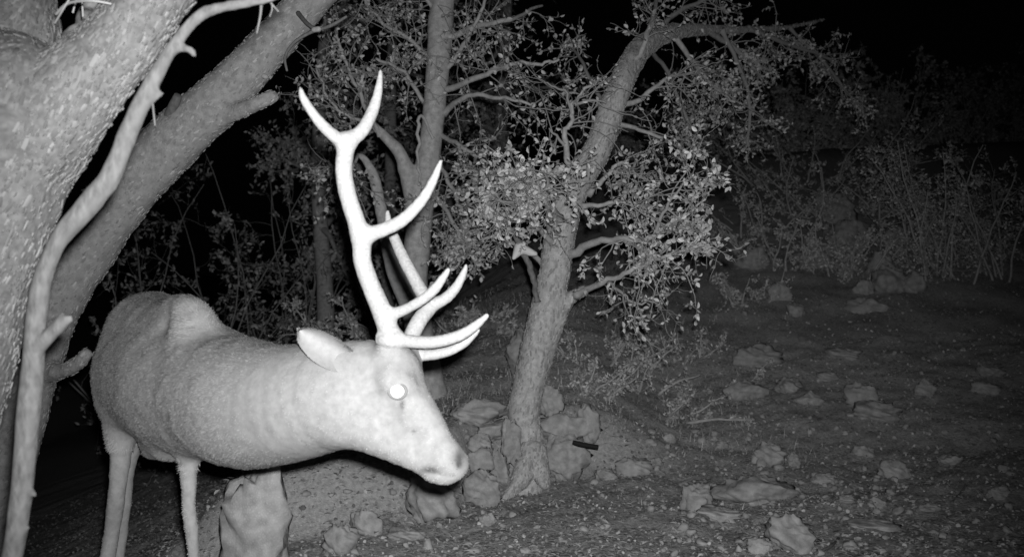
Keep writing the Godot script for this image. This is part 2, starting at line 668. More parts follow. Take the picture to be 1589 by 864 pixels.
# ------------------------------------------------------------------ the scene
func _ready() -> void:
	rng.seed = 20240
	n1.seed = 5
	n1.frequency = 1.0
	n1.fractal_octaves = 3
	n2.seed = 9
	n2.frequency = 1.0
	nbark.seed = 12
	nbark.noise_type = FastNoiseLite.TYPE_CELLULAR
	nbark.cellular_return_type = FastNoiseLite.RETURN_DISTANCE2_SUB
	nbark.fractal_type = FastNoiseLite.FRACTAL_NONE
	nbark.frequency = 1.0

	# camera: a trail camera at chest height, level
	var cam := Camera3D.new()
	cam.name = "camera"
	cam.position = Vector3(0, EYE, 0)
	cam.fov = rad_to_deg(2.0 * atan(432.0 / F))
	cam.near = 0.05
	cam.far = 400.0
	var lens := CameraAttributesPhysical.new()
	lens.frustum_focal_length = 12.0 / (432.0 / F)
	lens.frustum_focus_distance = 4.2
	lens.frustum_near = 0.05
	lens.frustum_far = 400.0
	lens.exposure_aperture = 5.6
	cam.attributes = lens
	add_child(cam)
	cam.current = true
	# night sky
	var we := WorldEnvironment.new()
	we.name = "world_environment"
	var env := Environment.new()
	env.background_mode = Environment.BG_SKY
	var sky := Sky.new()
	var sm := ProceduralSkyMaterial.new()
	sm.sky_top_color = Color(0.5, 0.5, 0.5)
	sm.sky_horizon_color = Color(0.5, 0.5, 0.5)
	sm.ground_bottom_color = Color(0.3, 0.3, 0.3)
	sm.ground_horizon_color = Color(0.5, 0.5, 0.5)
	sky.sky_material = sm
	env.sky = sky
	env.background_energy_multiplier = 0.002
	env.tonemap_mode = Environment.TONE_MAPPER_LINEAR
	env.tonemap_exposure = 1.0
	env.sdfgi_enabled = true
	env.ssao_enabled = true
	env.ssil_enabled = true
	we.environment = env
	add_child(we)

	make_materials()
	make_lamp()
	var g := put("ground", make_ground(), M.soil)
	tag(g, "", "", "", "structure")
	make_deer()
	make_near_trees()
	make_mid_trees()
	make_background()
	make_stones()
	make_ground_cover()

func make_lamp() -> void:
	var base := Vector3(0.03, gh(0.03, 0.13), 0.13)
	var t := thing("infrared_lamp", base, "dark infrared lamp housing strapped to a post beside the viewpoint", "lamp")
	var post := CylinderMesh.new()
	post.top_radius = 0.03
	post.bottom_radius = 0.035
	post.height = EYE + 0.2 - base.y + 0.3
	var pm := put("post", post, M.bark_mid, t)
	pm.position = Vector3(0, post.height * 0.5 - 0.3, 0)
	var hs := BoxMesh.new()
	hs.size = Vector3(0.1, 0.06, 0.07)
	var hm := put("housing", hs, M.housing, t)
	hm.position = Vector3(0, EYE + 0.065 - base.y, -0.066)
	var lp := BoxMesh.new()
	lp.size = Vector3(0.07, 0.03, 0.004)
	var lm := put("lamp_panel", lp, M.lamp_glow, t)
	lm.position = Vector3(0, EYE + 0.065 - base.y, -0.104)
	var s := SpotLight3D.new()
	s.name = "lamp_beam"
	s.light_energy = 27.0
	s.spot_range = 60.0
	s.spot_attenuation = 2.0
	s.spot_angle = 32.5
	s.spot_angle_attenuation = 1.0
	s.light_size = 0.02
	s.shadow_enabled = true
	t.add_child(s)
	s.position = Vector3(0, EYE + 0.065 - base.y, -0.115)
	s.look_at_from_position(base + s.position, P(755, 490, 5.0))

# ------------------------------------------------------------------ the stag
func deer_tone(p: Vector3) -> Color:
	var px := p.x / -p.z * F + 794.5
	var py := 432.0 - (p.y - EYE) / -p.z * F
	var v := 0.28
	v += 0.05 * n1.get_noise_3d(p.x * 28.0, p.y * 28.0, p.z * 28.0)
	if p.z > -3.0:
		# dark rhinarium, dark spot at the corner of the mouth, preorbital slit
		v -= 0.20 * exp(-(pow(px - 714.0, 2) / 130.0 + pow(py - 710.0, 2) / 300.0))
		v -= 0.14 * exp(-(pow(px - 712.0, 2) / 14.0 + pow(py - 721.0, 2) / 30.0))
		v -= 0.19 * exp(-(pow(px - 668.0, 2) / 260.0 + pow(py - 729.0, 2) / 34.0))
		v -= 0.18 * exp(-(pow(px - 624.0, 2) / 16.0 + pow(py - 628.0, 2) / 60.0))
		v -= 0.14 * exp(-(pow(px - 642.0, 2) / 10.0 + pow(py - 669.0, 2) / 6.0))
	v = clampf(v, 0.06, 0.6)
	return Color(v, v, v)

func deer_bump(p: Vector3) -> float:
	var s := 1.0 if p.z < -3.0 else 0.4
	return s * (0.0035 * n1.get_noise_3d(p.x * 9.0, p.y * 9.0, p.z * 9.0) + 0.0016 * n1.get_noise_3d(p.x * 40.0, p.y * 40.0, p.z * 40.0))

func make_deer() -> void:
	var B: Array = []
	# trunk: rump, loin, ribs, shoulder
	chain([[238, 535, 3.98, 0.178], [236, 600, 3.92, 0.168]], B)
	chain([[235, 520, 3.95, 0.160], [262, 500, 3.65, 0.080], [291, 482, 3.42, 0.054], [304, 506, 3.37, 0.07]], B)
	chain([[240, 580, 3.88, 0.215], [290, 597, 3.60, 0.225], [340, 614, 3.36, 0.198], [385, 626, 3.14, 0.175]], B)
	chain([[240, 690, 3.72, 0.05], [262, 685, 3.6, 0.06]], B)
	chain([[303, 520, 3.38, 0.070], [326, 600, 3.30, 0.150]], B)
	# neck
	chain([[360, 622, 3.22, 0.172], [405, 629, 3.06, 0.172], [460, 624, 2.94, 0.156], [515, 615, 2.85, 0.136], [548, 608, 2.81, 0.115]], B)
	# head
	chain([[560, 580, 2.81, 0.082], [590, 573, 2.80, 0.072], [612, 580, 2.78, 0.066]], B)
	chain([[604, 590, 2.78, 0.072], [645, 640, 2.74, 0.056], [680, 690, 2.71, 0.040], [700, 714, 2.69, 0.033]], B)
	chain([[545, 640, 2.80, 0.088], [590, 665, 2.77, 0.070], [640, 700, 2.73, 0.046], [682, 728, 2.70, 0.026]], B)
	chain([[676, 731, 2.70, 0.020], [694, 738, 2.69, 0.0135]], B)
	chain([[699, 714, 2.69, 0.029], [709, 721, 2.68, 0.0225]], B)
	chain([[608, 588, 2.70, 0.026], [628, 596, 2.70, 0.020]], B)   # brow
	chain([[612, 560, 2.75, 0.035], [606, 538, 2.735, 0.030]], B)  # pedicles
	chain([[630, 575, 2.83, 0.03], [640, 552, 2.84, 0.024]], B)
	# hind legs: near one, then far one
	chain([[212, 600, 3.84, 0.14], [190, 655, 3.84, 0.070], [186, 705, 3.84, 0.036], [180, 770, 3.86, 0.029], [172, 830, 3.92, 0.028], [164, 880, 3.90, 0.027], [162, 960, 3.84, 0.024], [164, 1000, 3.80, 0.03]], B)
	chain([[250, 610, 4.05, 0.12], [200, 690, 4.10, 0.05], [192, 740, 4.12, 0.032], [191, 778, 4.14, 0.029], [186, 830, 4.18, 0.025], [182, 880, 4.16, 0.022], [183, 950, 4.12, 0.023], [188, 985, 4.08, 0.028]], B)
	# forelegs
	chain([[300, 615, 3.44, 0.11], [294, 685, 3.44, 0.038], [292, 730, 3.43, 0.026], [292, 780, 3.42, 0.021], [296, 818, 3.40, 0.022], [300, 864, 3.40, 0.017], [303, 960, 3.40, 0.023], [305, 1045, 3.38, 0.026]], B)
	chain([[325, 640, 3.50, 0.10], [302, 690, 3.58, 0.036], [293, 735, 3.62, 0.022], [293, 790, 3.66, 0.020], [297, 830, 3.68, 0.020], [302, 880, 3.70, 0.022], [302, 960, 3.72, 0.022], [303, 1010, 3.70, 0.026]], B)
	# sit the feet on the ground below them
	deer_bones = B
	var root := thing("deer", Vector3(-1.15, gh(-1.15, -3.6), -3.6), "pale stag with branched antlers and one glowing eye, head lowered to the right", "deer")
	var cut := P(505, 616, 2.865)
	var fwd := (P(545, 610, 2.81) - P(470, 622, 2.93)).normalized()
	var rough := body_arrays(B, 0.0085, 0.040, "", Plane(fwd, cut))
	var mouth: Array = []
	var lips := [[660, 731], [670, 735], [682, 738], [694, 741], [703, 741]]
	for i in lips.size() - 1:
		mouth.append(bone(march(lips[i][0], lips[i][1], B, 0.04) + Vector3(0, 0, 0.001), march(lips[i + 1][0], lips[i + 1][1], B, 0.04) + Vector3(0, 0, 0.001), 0.0055, 0.0055))
	mouth.append(bone(march(710, 716, B, 0.04) + Vector3(0, 0, 0.001), march(714, 726, B, 0.04) + Vector3(0, 0, 0.001), 0.0065, 0.0045))
	var fine := body_arrays(B, 0.0048, 0.040, "", Plane(-fwd, cut), mouth)
	var BV := relax(rough[0], rough[1], 34)
	var HV := relax(fine[0], fine[1], 16)
	var bi: PackedInt32Array = rough[1]
	for i: int in fine[1]: bi.append(i + BV.size())
	BV.append_array(HV)
	var sm := mesh_from(BV, bi)
	var snn: PackedVector3Array = sm.surface_get_arrays(0)[Mesh.ARRAY_NORMAL]
	var scol := PackedColorArray()
	for i in BV.size():
		BV[i] -= snn[i] * deer_bump(BV[i])
		scol.append(deer_tone(BV[i]))
	var body := put("body", mesh_from(BV, bi, scol), M.coat, root)
	make_hair(body.mesh, root)
	# hooves under each leg
	for q in [[164, 1000, 3.80], [188, 985, 4.08], [305, 1045, 3.38], [303, 1010, 3.70]]:
		var a := P(q[0], q[1], q[2])
		var gy := gh(a.x, a.z)
		var hb: Array = [bone(a + Vector3(0, 0.01, 0), Vector3(a.x + 0.012, gy + 0.02, a.z + 0.03), 0.026, 0.033), bone(Vector3(a.x + 0.02, gy + 0.015, a.z + 0.05), Vector3(a.x, gy + 0.018, a.z), 0.02, 0.028)]
		put("hoof", body_mesh(hb, 0.008, 0.02), M.hoof, root)
	# antlers
	var A: Array = []
	chain([[608, 540, 2.735, 0.026], [606, 527, 2.73, 0.031], [602, 510, 2.725, 0.026], [590, 478, 2.71, 0.0245], [574, 440, 2.69, 0.0225], [562, 405, 2.67, 0.022], [561, 378, 2.66, 0.023], [553, 345, 2.65, 0.022], [540, 305, 2.64, 0.0205], [533, 265, 2.635, 0.0205], [536, 232, 2.63, 0.021], [538, 217, 2.63, 0.018]], A)
	chain([[534, 222, 2.63, 0.017], [512, 206, 2.60, 0.0145], [488, 180, 2.58, 0.012], [470, 152, 2.57, 0.009], [466, 138, 2.57, 0.005]], A)
	chain([[542, 218, 2.63, 0.019], [562, 202, 2.64, 0.0165], [578, 172, 2.66, 0.0145], [587, 140, 2.67, 0.0105], [590, 110, 2.68, 0.004]], A)
	chain([[606, 524, 2.73, 0.022], [630, 529, 2.71, 0.0165], [672, 531, 2.68, 0.015], [712, 521, 2.66, 0.014], [738, 505, 2.65, 0.011], [755, 490, 2.64, 0.006]], A)
	chain([[602, 490, 2.72, 0.016], [635, 477, 2.69, 0.0125], [668, 455, 2.66, 0.0125], [686, 433, 2.65, 0.010], [695, 419, 2.64, 0.0055]], A)
	chain([[562, 366, 2.66, 0.022], [590, 358, 2.645, 0.017], [622, 343, 2.63, 0.0155], [652, 314, 2.62, 0.0135], [672, 280, 2.615, 0.0105], [684, 250, 2.61, 0.0045]], A)
	# rough burr round the foot of the beam
	for i in 11:
		var an := TAU * i / 11.0
		A.append(bone(P(606, 528, 2.73) + Vector3(cos(an) * 0.029, 0.004 * sin(an * 3.0), sin(an) * 0.029), P(606, 524, 2.73) + Vector3(cos(an) * 0.030, 0.004 * sin(an * 5.0), sin(an) * 0.030), 0.007, 0.005))
	put("antler", body_mesh(A, 0.0040, 0.016, "antler"), M.antler, root)
	var A2: Array = []
	chain([[636, 556, 2.84, 0.024], [634, 544, 2.85, 0.029], [640, 518, 2.87, 0.022], [652, 495, 2.89, 0.021], [664, 474, 2.92, 0.0205], [648, 442, 2.96, 0.018], [628, 405, 3.00, 0.0165], [612, 370, 3.04, 0.0145], [603, 345, 3.06, 0.010], [601, 328, 3.07, 0.005]], A2)
	chain([[664, 475, 2.92, 0.018], [688, 465, 2.91, 0.0155], [706, 448, 2.905, 0.0135], [718, 427, 2.90, 0.010], [723, 413, 2.90, 0.005]], A2)
	chain([[636, 548, 2.85, 0.020], [662, 551, 2.83, 0.0145], [695, 545, 2.81, 0.013], [722, 531, 2.80, 0.0115], [742, 512, 2.79, 0.006]], A2)
	put("antler", body_mesh(A2, 0.0045, 0.016, "antler"), M.antler, root)
	# ears: a cupped leaf each
	var ear := put("ear", ear_mesh(P(537, 558, 2.728), P(462, 513, 2.70), Vector3(0.15, -0.20, 1.0), 0.080), M.ear, root)
	put("ear", ear_mesh(P(590, 560, 2.89), P(540, 545, 2.99), Vector3(-0.3, 0.2, -1.0), 0.08), M.ear, root)
	make_hair(ear.mesh, root, 5000, 0.28)
	# the eye: tapetum shining back at the lamp
	var at := march(616, 607, B, 0.045)
	var eb := SphereMesh.new()
	eb.radius = 0.0185
	eb.height = 0.037
	eb.radial_segments = 24
	eb.rings = 12
	var e := put("eye", eb, M.eye, root)
	e.position = at - root.position + Vector3(0, 0, -0.008)
	var lid := TorusMesh.new()
	lid.inner_radius = 0.017
	lid.outer_radius = 0.0245
	lid.rings = 28
	lid.ring_segments = 10
	var l := put("eyelid", lid, M.eyelid, e)
	l.position = Vector3(0, 0, 0.004)
	l.rotation = Vector3(PI / 2, 0, 0.3)
	l.scale = Vector3(1.12, 1, 0.9)

func ear_mesh(base: Vector3, tip: Vector3, face: Vector3, width: float) -> ArrayMesh:
	var along := tip - base
	var side := along.cross(face).normalized()
	var nrm := side.cross(along).normalized()
	var v := PackedVector3Array()
	var idx := PackedInt32Array()
	var nt := 18
	var ns := 14
	for layer in 2:
		for i in nt + 1:
			var t := float(i) / nt
			var w := width * 0.5 * pow(sin(PI * (0.22 + 0.78 * t)), 0.45)
			for j in ns + 1:
				var s := 2.0 * j / ns - 1.0
				var cup := 0.050 * (1.0 - t * 0.5) * (s * s - 0.6)
				var p := base + along * t + side * w * s + nrm * (cup + 0.012 * sin(PI * t))
				if layer == 1: p -= nrm * 0.006 * (1.0 - pow(absf(s), 3.0))
				v.append(p)
	var half := (nt + 1) * (ns + 1)
	for i in nt:
		for j in ns:
			var a := i * (ns + 1) + j
			idx.append_array([a, a + 1, a + ns + 1, a + 1, a + ns + 2, a + ns + 1])
			a += half
			idx.append_array([a, a + ns + 1, a + 1, a + 1, a + ns + 1, a + ns + 2])
	return mesh_from(v, idx)

func make_hair(mesh: ArrayMesh, root: Node3D, count := 210000, tone := 0.0) -> void:
	var arr := mesh.surface_get_arrays(0)
	var v: PackedVector3Array = arr[Mesh.ARRAY_VERTEX]
	var nn: PackedVector3Array = arr[Mesh.ARRAY_NORMAL]
	var cc := PackedColorArray()
	if tone <= 0.0: cc = arr[Mesh.ARRAY_COLOR]
	var xs: Array[Transform3D] = []
	var cols := PackedColorArray()
	var back := Vector3(-0.55, -0.35, -0.65)
	var idx: PackedInt32Array = arr[Mesh.ARRAY_INDEX]
	for q in count:
		var tri := 3 * (rng.randi() % (idx.size() / 3))
		var i := idx[tri]
		var n := nn[i]
		if n.z < -0.4: continue
		if tone > 0.0 and (v[idx[tri + 1]] - v[i]).cross(v[idx[tri + 2]] - v[i]).length() < 1.2e-5: continue
		var u := rng.randf()
		var w2 := rng.randf() * (1.0 - u)
		var p := v[i] + (v[idx[tri + 1]] - v[i]) * u + (v[idx[tri + 2]] - v[i]) * w2
		var on_head := smoothstep(-2.95, -2.80, p.z)
		if rng.randf() < on_head * 0.6: continue
		var flow := back + rdir() * 0.3
		flow = (flow - n * flow.dot(n)).normalized()
		var y := (flow + n * rng.randf_range(0.05, 0.22)).normalized()
		var x := y.cross(n).normalized()
		var l := rng.randf_range(0.010, 0.027) * lerpf(1.0, 0.45, on_head)
		if p.y < 0.6: l *= 0.35
		var w := 0.0017
		xs.append(Transform3D(Basis(x * w, y * l, x.cross(y) * w), p - n * 0.002))
		var c: float = (cc[i].r if tone <= 0.0 else tone) * rng.randf_range(0.80, 1.12)
		# tufts of darker guard hair
		var fleck := n2.get_noise_3d(p.x * 34.0 + p.y * 18.0, p.y * 60.0, p.z * 34.0) + 0.5 * n2.get_noise_3d(p.x * 9.0, p.y * 9.0, p.z * 9.0)
		c *= 1.0 - 0.45 * smoothstep(0.15, 0.5, fleck) * (1.0 - 0.7 * on_head)
		cols.append(Color(c, c, c))
	var blade := mesh_from(PackedVector3Array([Vector3(-0.5, 0, 0), Vector3(0.5, 0, 0), Vector3(0.35, 0.6, 0.5), Vector3(0, 1, 0), Vector3(-0.35, 0.6, 0.5)]), PackedInt32Array([0, 2, 1, 0, 4, 2, 4, 3, 2]))
	var mm := MultiMesh.new()
	mm.transform_format = MultiMesh.TRANSFORM_3D
	mm.use_colors = true
	mm.mesh = blade
	mm.instance_count = xs.size()
	for i in xs.size():
		mm.set_instance_transform(i, xs[i])
		mm.set_instance_color(i, cols[i])
	var o := MultiMeshInstance3D.new()
	o.name = "coat"
	o.multimesh = mm
	o.material_override = M.hair
	tag(o, "", "", "", "stuff")
	root.add_child(o, true)
	o.position = -root.position

# ------------------------------------------------------------------ trees beside the camera
func bark_flakes(root: Node3D, meshes: Array, axis: Vector3, count: int, size: float, tone := 0.20) -> void:
	# loose upright flakes of bark, each a thin tilted plate
	var xs: Array[Transform3D] = []
	var cols := PackedColorArray()
	for mesh: ArrayMesh in meshes:
		var arr := mesh.surface_get_arrays(0)
		var v: PackedVector3Array = arr[Mesh.ARRAY_VERTEX]
		var nn: PackedVector3Array = arr[Mesh.ARRAY_NORMAL]
		var share := int(count * 2.0 * (1.0 if meshes.size() == 1 else 0.6 if mesh == meshes[0] else 0.2))
		for q in share:
			var i := rng.randi() % v.size()
			if nn[i].z < -0.3: continue
			var patch := n1.get_noise_3d(v[i].x * 3.0, v[i].y * 3.0, v[i].z * 3.0)
			if patch < rng.randf_range(-1.2, 0.1): continue
			var n := (nn[i] + rdir() * 0.2).normalized()
			var y := (axis + rdir() * 0.3).normalized()
			y = (y - n * y.dot(n)).normalized()
			var x := y.cross(n)
			var w := size * (0.002 + 0.0085 * pow(rng.randf(), 2.0))
			var h := w * rng.randf_range(1.3, 3.4)
			xs.append(Transform3D(Basis(x * w, y * h, n * 0.0022), v[i] + n * rng.randf_range(-0.001, 0.002)))
			var c := tone + tone * 1.1 * pow(rng.randf(), 2.0)
			cols.append(Color(c, c, c))
	var mm := MultiMesh.new()
	mm.transform_format = MultiMesh.TRANSFORM_3D
	mm.use_colors = true
	mm.mesh = flake_mesh()
	mm.instance_count = xs.size()
	for i in xs.size():
		mm.set_instance_transform(i, xs[i])
		mm.set_instance_color(i, cols[i])
	var o := MultiMeshInstance3D.new()
	o.name = "bark_flakes"
	o.multimesh = mm
	o.material_override = M.hair
	tag(o, "", "", "", "stuff")
	root.add_child(o, true)
	o.position = -root.position

func flake_mesh() -> ArrayMesh:
	var v := PackedVector3Array()
	var idx := PackedInt32Array()
	var ring := [Vector2(-0.45, -0.5), Vector2(0.4, -0.42), Vector2(0.5, 0.1), Vector2(0.3, 0.5), Vector2(-0.35, 0.42), Vector2(-0.5, -0.05)]
	for z in [0.0, 1.0]:
		for r: Vector2 in ring: v.append(Vector3(r.x * (1.0 - 0.15 * z), r.y * (1.0 - 0.15 * z), z))
	for i in 4: idx.append_array([6, 6 + i + 2, 6 + i + 1])
	for i in 6:
		var j := (i + 1) % 6
		idx.append_array([i, i + 6, j, j, i + 6, j + 6])
	return mesh_from(v, idx)

func bark_plates(p: Vector3) -> float:
	# small upright plates with cracks between them
	var c := nbark.get_noise_3d(p.x * 62.0, p.y * 34.0, p.z * 62.0)
	var big := n1.get_noise_3d(p.x * 7.0, p.y * 3.0, p.z * 7.0)
	return -0.0055 * clampf(c + 0.75, 0.0, 0.7) - 0.008 * big + 0.002 * n1.get_noise_3d(p.x * 60.0, p.y * 60.0, p.z * 60.0)

func bark_fine(p: Vector3) -> float:
	return -0.003 * clampf(nbark.get_noise_3d(p.x * 70.0, p.y * 45.0, p.z * 70.0) + 0.75, 0.0, 0.7) - 0.007 * n1.get_noise_3d(p.x * 6.0, p.y * 6.0, p.z * 6.0)

func make_near_trees() -> void:
	# big forked trunk
	var root_at := P(-250, 900, 2.3)
	root_at.y = gh(root_at.x, root_at.z)
	var t := thing("oak_tree", root_at, "stout forked trunk with flaky bark beside the thin dead stem", "tree")
	var B: Array = []
	B.append(bone(root_at - Vector3(0.05, 0.15, 0), P(-240, 880, 2.32), 0.28, 0.22))
	var m := 2.3 / F
	chain([[-240, 880, 2.32, 162 * m], [-140, 550, 2.32, 150 * m], [-96, 396, 2.32, 146 * m], [-46, 280, 2.32, 140 * m], [6, 174, 2.31, 124 * m]], B)
	var parts: Array = [put("trunk", body_mesh(B, 0.0085, 0.08, "plates"), M.bark_near, t).mesh]
	var L: Array = []
	chain([[15, 218, 2.31, 112 * m], [88, 160, 2.3, 80 * m], [150, 106, 2.3, 61 * m], [208, 36, 2.3, 55 * m], [275, -60, 2.32, 52 * m]], L)
	parts.append(put("limb", body_mesh(L, 0.0085, 0.08, "plates"), M.bark_near, t).mesh)
	var L2: Array = []
	chain([[-8, 220, 2.33, 105 * m], [16, 90, 2.36, 74 * m], [14, 0, 2.38, 70 * m], [-10, -150, 2.4, 66 * m]], L2)
	parts.append(put("limb", body_mesh(L2, 0.0085, 0.06, "plates"), M.bark_near, t).mesh)
	bark_flakes(t, parts, Vector3(0.42, 0.9, 0.0), 18000, 1.0, 0.13)
	limb(t, "branch", pix_path([[88, 90, 2.75, 22], [120, 45, 2.9, 20], [165, -15, 3.0, 18]]), M.bark_mid, 12)
	for q in [[[86, 22, 2.3, 2.5], [105, 5, 2.25, 2.5], [140, 1, 2.2, 2.2], [172, 6, 2.2, 1.4]], [[84, 36, 2.3, 1.8], [96, 16, 2.26, 1.6], [108, -4, 2.24, 1.4]], [[112, 20, 2.5, 1.6], [118, -4, 2.5, 1.4]], [[128, 26, 2.5, 1.6], [126, -4, 2.5, 1.4]]]:
		limb(t, "twig", pix_path(q), M.pale_wood, 6, 0.0)

	# thin dead stem in front of it
	var s_at := P(8, 930, 2.22)
	s_at.y = gh(s_at.x, s_at.z)
	var s := thing("dead_stem", s_at, "thin smooth pale dead stem with snapped stubs, rising in front of the stout trunk", "tree stem")
	var D: Array = []
	D.append(bone(s_at - Vector3(0, 0.1, 0), P(12, 900, 2.2), 16 * m * 1.2, 16 * m))
	var tr := [[12, 900, 16], [18, 864, 16], [32, 773, 17.5], [42, 660, 18], [50, 565, 18], [56, 492, 16.5], [64, 436, 15.5], [80, 393, 14.5], [101, 357, 16.5], [135, 320, 17.5], [165, 283, 17.5], [181, 250, 17], [200, 200, 16], [221, 155, 14], [245, 110, 11.5], [270, 70, 9.5], [297, 36, 8.5], [320, 18, 8], [360, 8, 8], [400, 1, 6.5], [450, -10, 5]]
	var ch: Array = []
	for i in tr.size():
		var d: float = 2.2 - 0.03 * clampf((500.0 - tr[i][1]) / 400.0, 0.0, 1.0)
		ch.append([tr[i][0], tr[i][1], d, tr[i][2] * d / F * 0.98])
	chain(ch, D)
	chain([[62, 535, 2.19, 11 * m], [84, 512, 2.18, 9.5 * m], [99, 499, 2.17, 6.5 * m], [108, 494, 2.17, 4 * m]], D)
	chain([[88, 508, 2.18, 7 * m], [96, 490, 2.18, 4 * m]], D)
	chain([[48, 765, 2.19, 6 * m], [53, 768, 2.18, 4 * m]], D)
	chain([[30, 828, 2.2, 6 * m], [43, 819, 2.19, 3 * m]], D)
	chain([[272, 74, 2.17, 6 * m], [292, 76, 2.16, 4.5 * m], [301, 84, 2.16, 3.5 * m]], D)
	chain([[228, 158, 2.17, 6 * m], [247, 146, 2.17, 4.5 * m]], D)
	put("stem", body_mesh(D, 0.0055, 0.012, "dead"), M.dead, s)
	for q in [[[405, -4, 2.2, 3], [404, 20, 2.2, 2], [398, 52, 2.2, 1.2]], [[412, -4, 2.2, 2], [432, 18, 2.2, 1.2]], [[236, 160, 2.17, 2], [240, 195, 2.16, 1.2]], [[418, -6, 2.2, 2], [422, 12, 2.2, 1.2], [418, 26, 2.2, 1.0]]]:
		limb(s, "twig", pix_path(q), M.dead, 6, 0.0)

	# leaning trunk behind, crossing to the top
	var a_at := P(-25, 880, 5.32)
	a_at.y = gh(a_at.x, a_at.z)
	var a := thing("leaning_tree", a_at, "grey leaning trunk with broken limb stubs, arching up behind the thin dead stem", "tree")
	var A: Array = []
	var mm := 5.2 / F
	A.append(bone(a_at - Vector3(0.03, 0.15, 0), P(-8, 800, 5.32), 0.18, 40 * mm))
	var ar := [[-8, 800, 5.32, 40], [14, 705, 5.32, 40], [36, 620, 5.32, 41], [56, 545, 5.29, 42], [84, 465, 5.25, 44], [122, 400, 5.25, 46], [168, 330, 5.22, 46], [220, 268, 5.19, 45], [275, 212, 5.16, 43], [332, 160, 5.13, 39], [388, 102, 5.13, 34], [440, 45, 5.13, 31], [490, -10, 5.13, 30], [560, -90, 5.10, 28]]
	var ac: Array = []
	for q in ar: ac.append([q[0], q[1], q[2], q[3] * q[2] / F])
	chain(ac, A)
	chain([[340, 182, 5.10, 16 * mm], [378, 169, 5.01, 11 * mm], [404, 158, 4.96, 10 * mm], [421, 150, 4.95, 10 * mm]], A)
	chain([[66, 578, 5.25, 18 * mm], [100, 574, 5.13, 11 * mm], [120, 564, 5.07, 9.5 * mm], [132, 550, 5.04, 9 * mm]], A)
	var arm := put("trunk", body_mesh(A, 0.0125, 0.05, "fine"), M.bark_arm, a)
	bark_flakes(a, [arm.mesh], Vector3(0.6, 0.7, 0.0), 5000, 1.2)
	limb(a, "branch_stub", pix_path([[258, 190, 5.10, 9], [268, 165, 5.04, 8], [276, 148, 5.01, 6.5]]), M.dead, 10)
	limb(a, "twig", pix_path([[445, 110, 4.95, 1.8], [442, 88, 4.92, 2.2], [456, 66, 4.89, 2.4], [482, 50, 4.88, 2.8], [512, 40, 4.83, 3.0], [538, 25, 4.80, 2.0]]), M.dead, 6, 0.0)
	limb(a, "twig", pix_path([[462, 20, 5.03, 4], [478, 38, 4.92, 3], [494, 47, 4.86, 2.5]]), M.dead, 6, 0.0)
	var kn := body_mesh([bone(P(487, 46, 4.84), P(494, 45, 4.83), 0.0125, 0.0125)], 0.004, 0.01)
	tag(put("gall", kn, M.antler, a), "round pale gall", "")
	var kn2 := body_mesh([bone(P(409, 118, 5.06), P(412, 119, 5.06), 0.012, 0.012)], 0.004, 0.01)
	put("gall", kn2, M.antler, a)

func bark_fine_dead(p: Vector3) -> float:
	return 0.0016 * n1.get_noise_3d(p.x * 30.0, p.y * 9.0, p.z * 30.0) + 0.0035 * n1.get_noise_3d(p.x * 7.0, p.y * 5.0, p.z * 7.0)

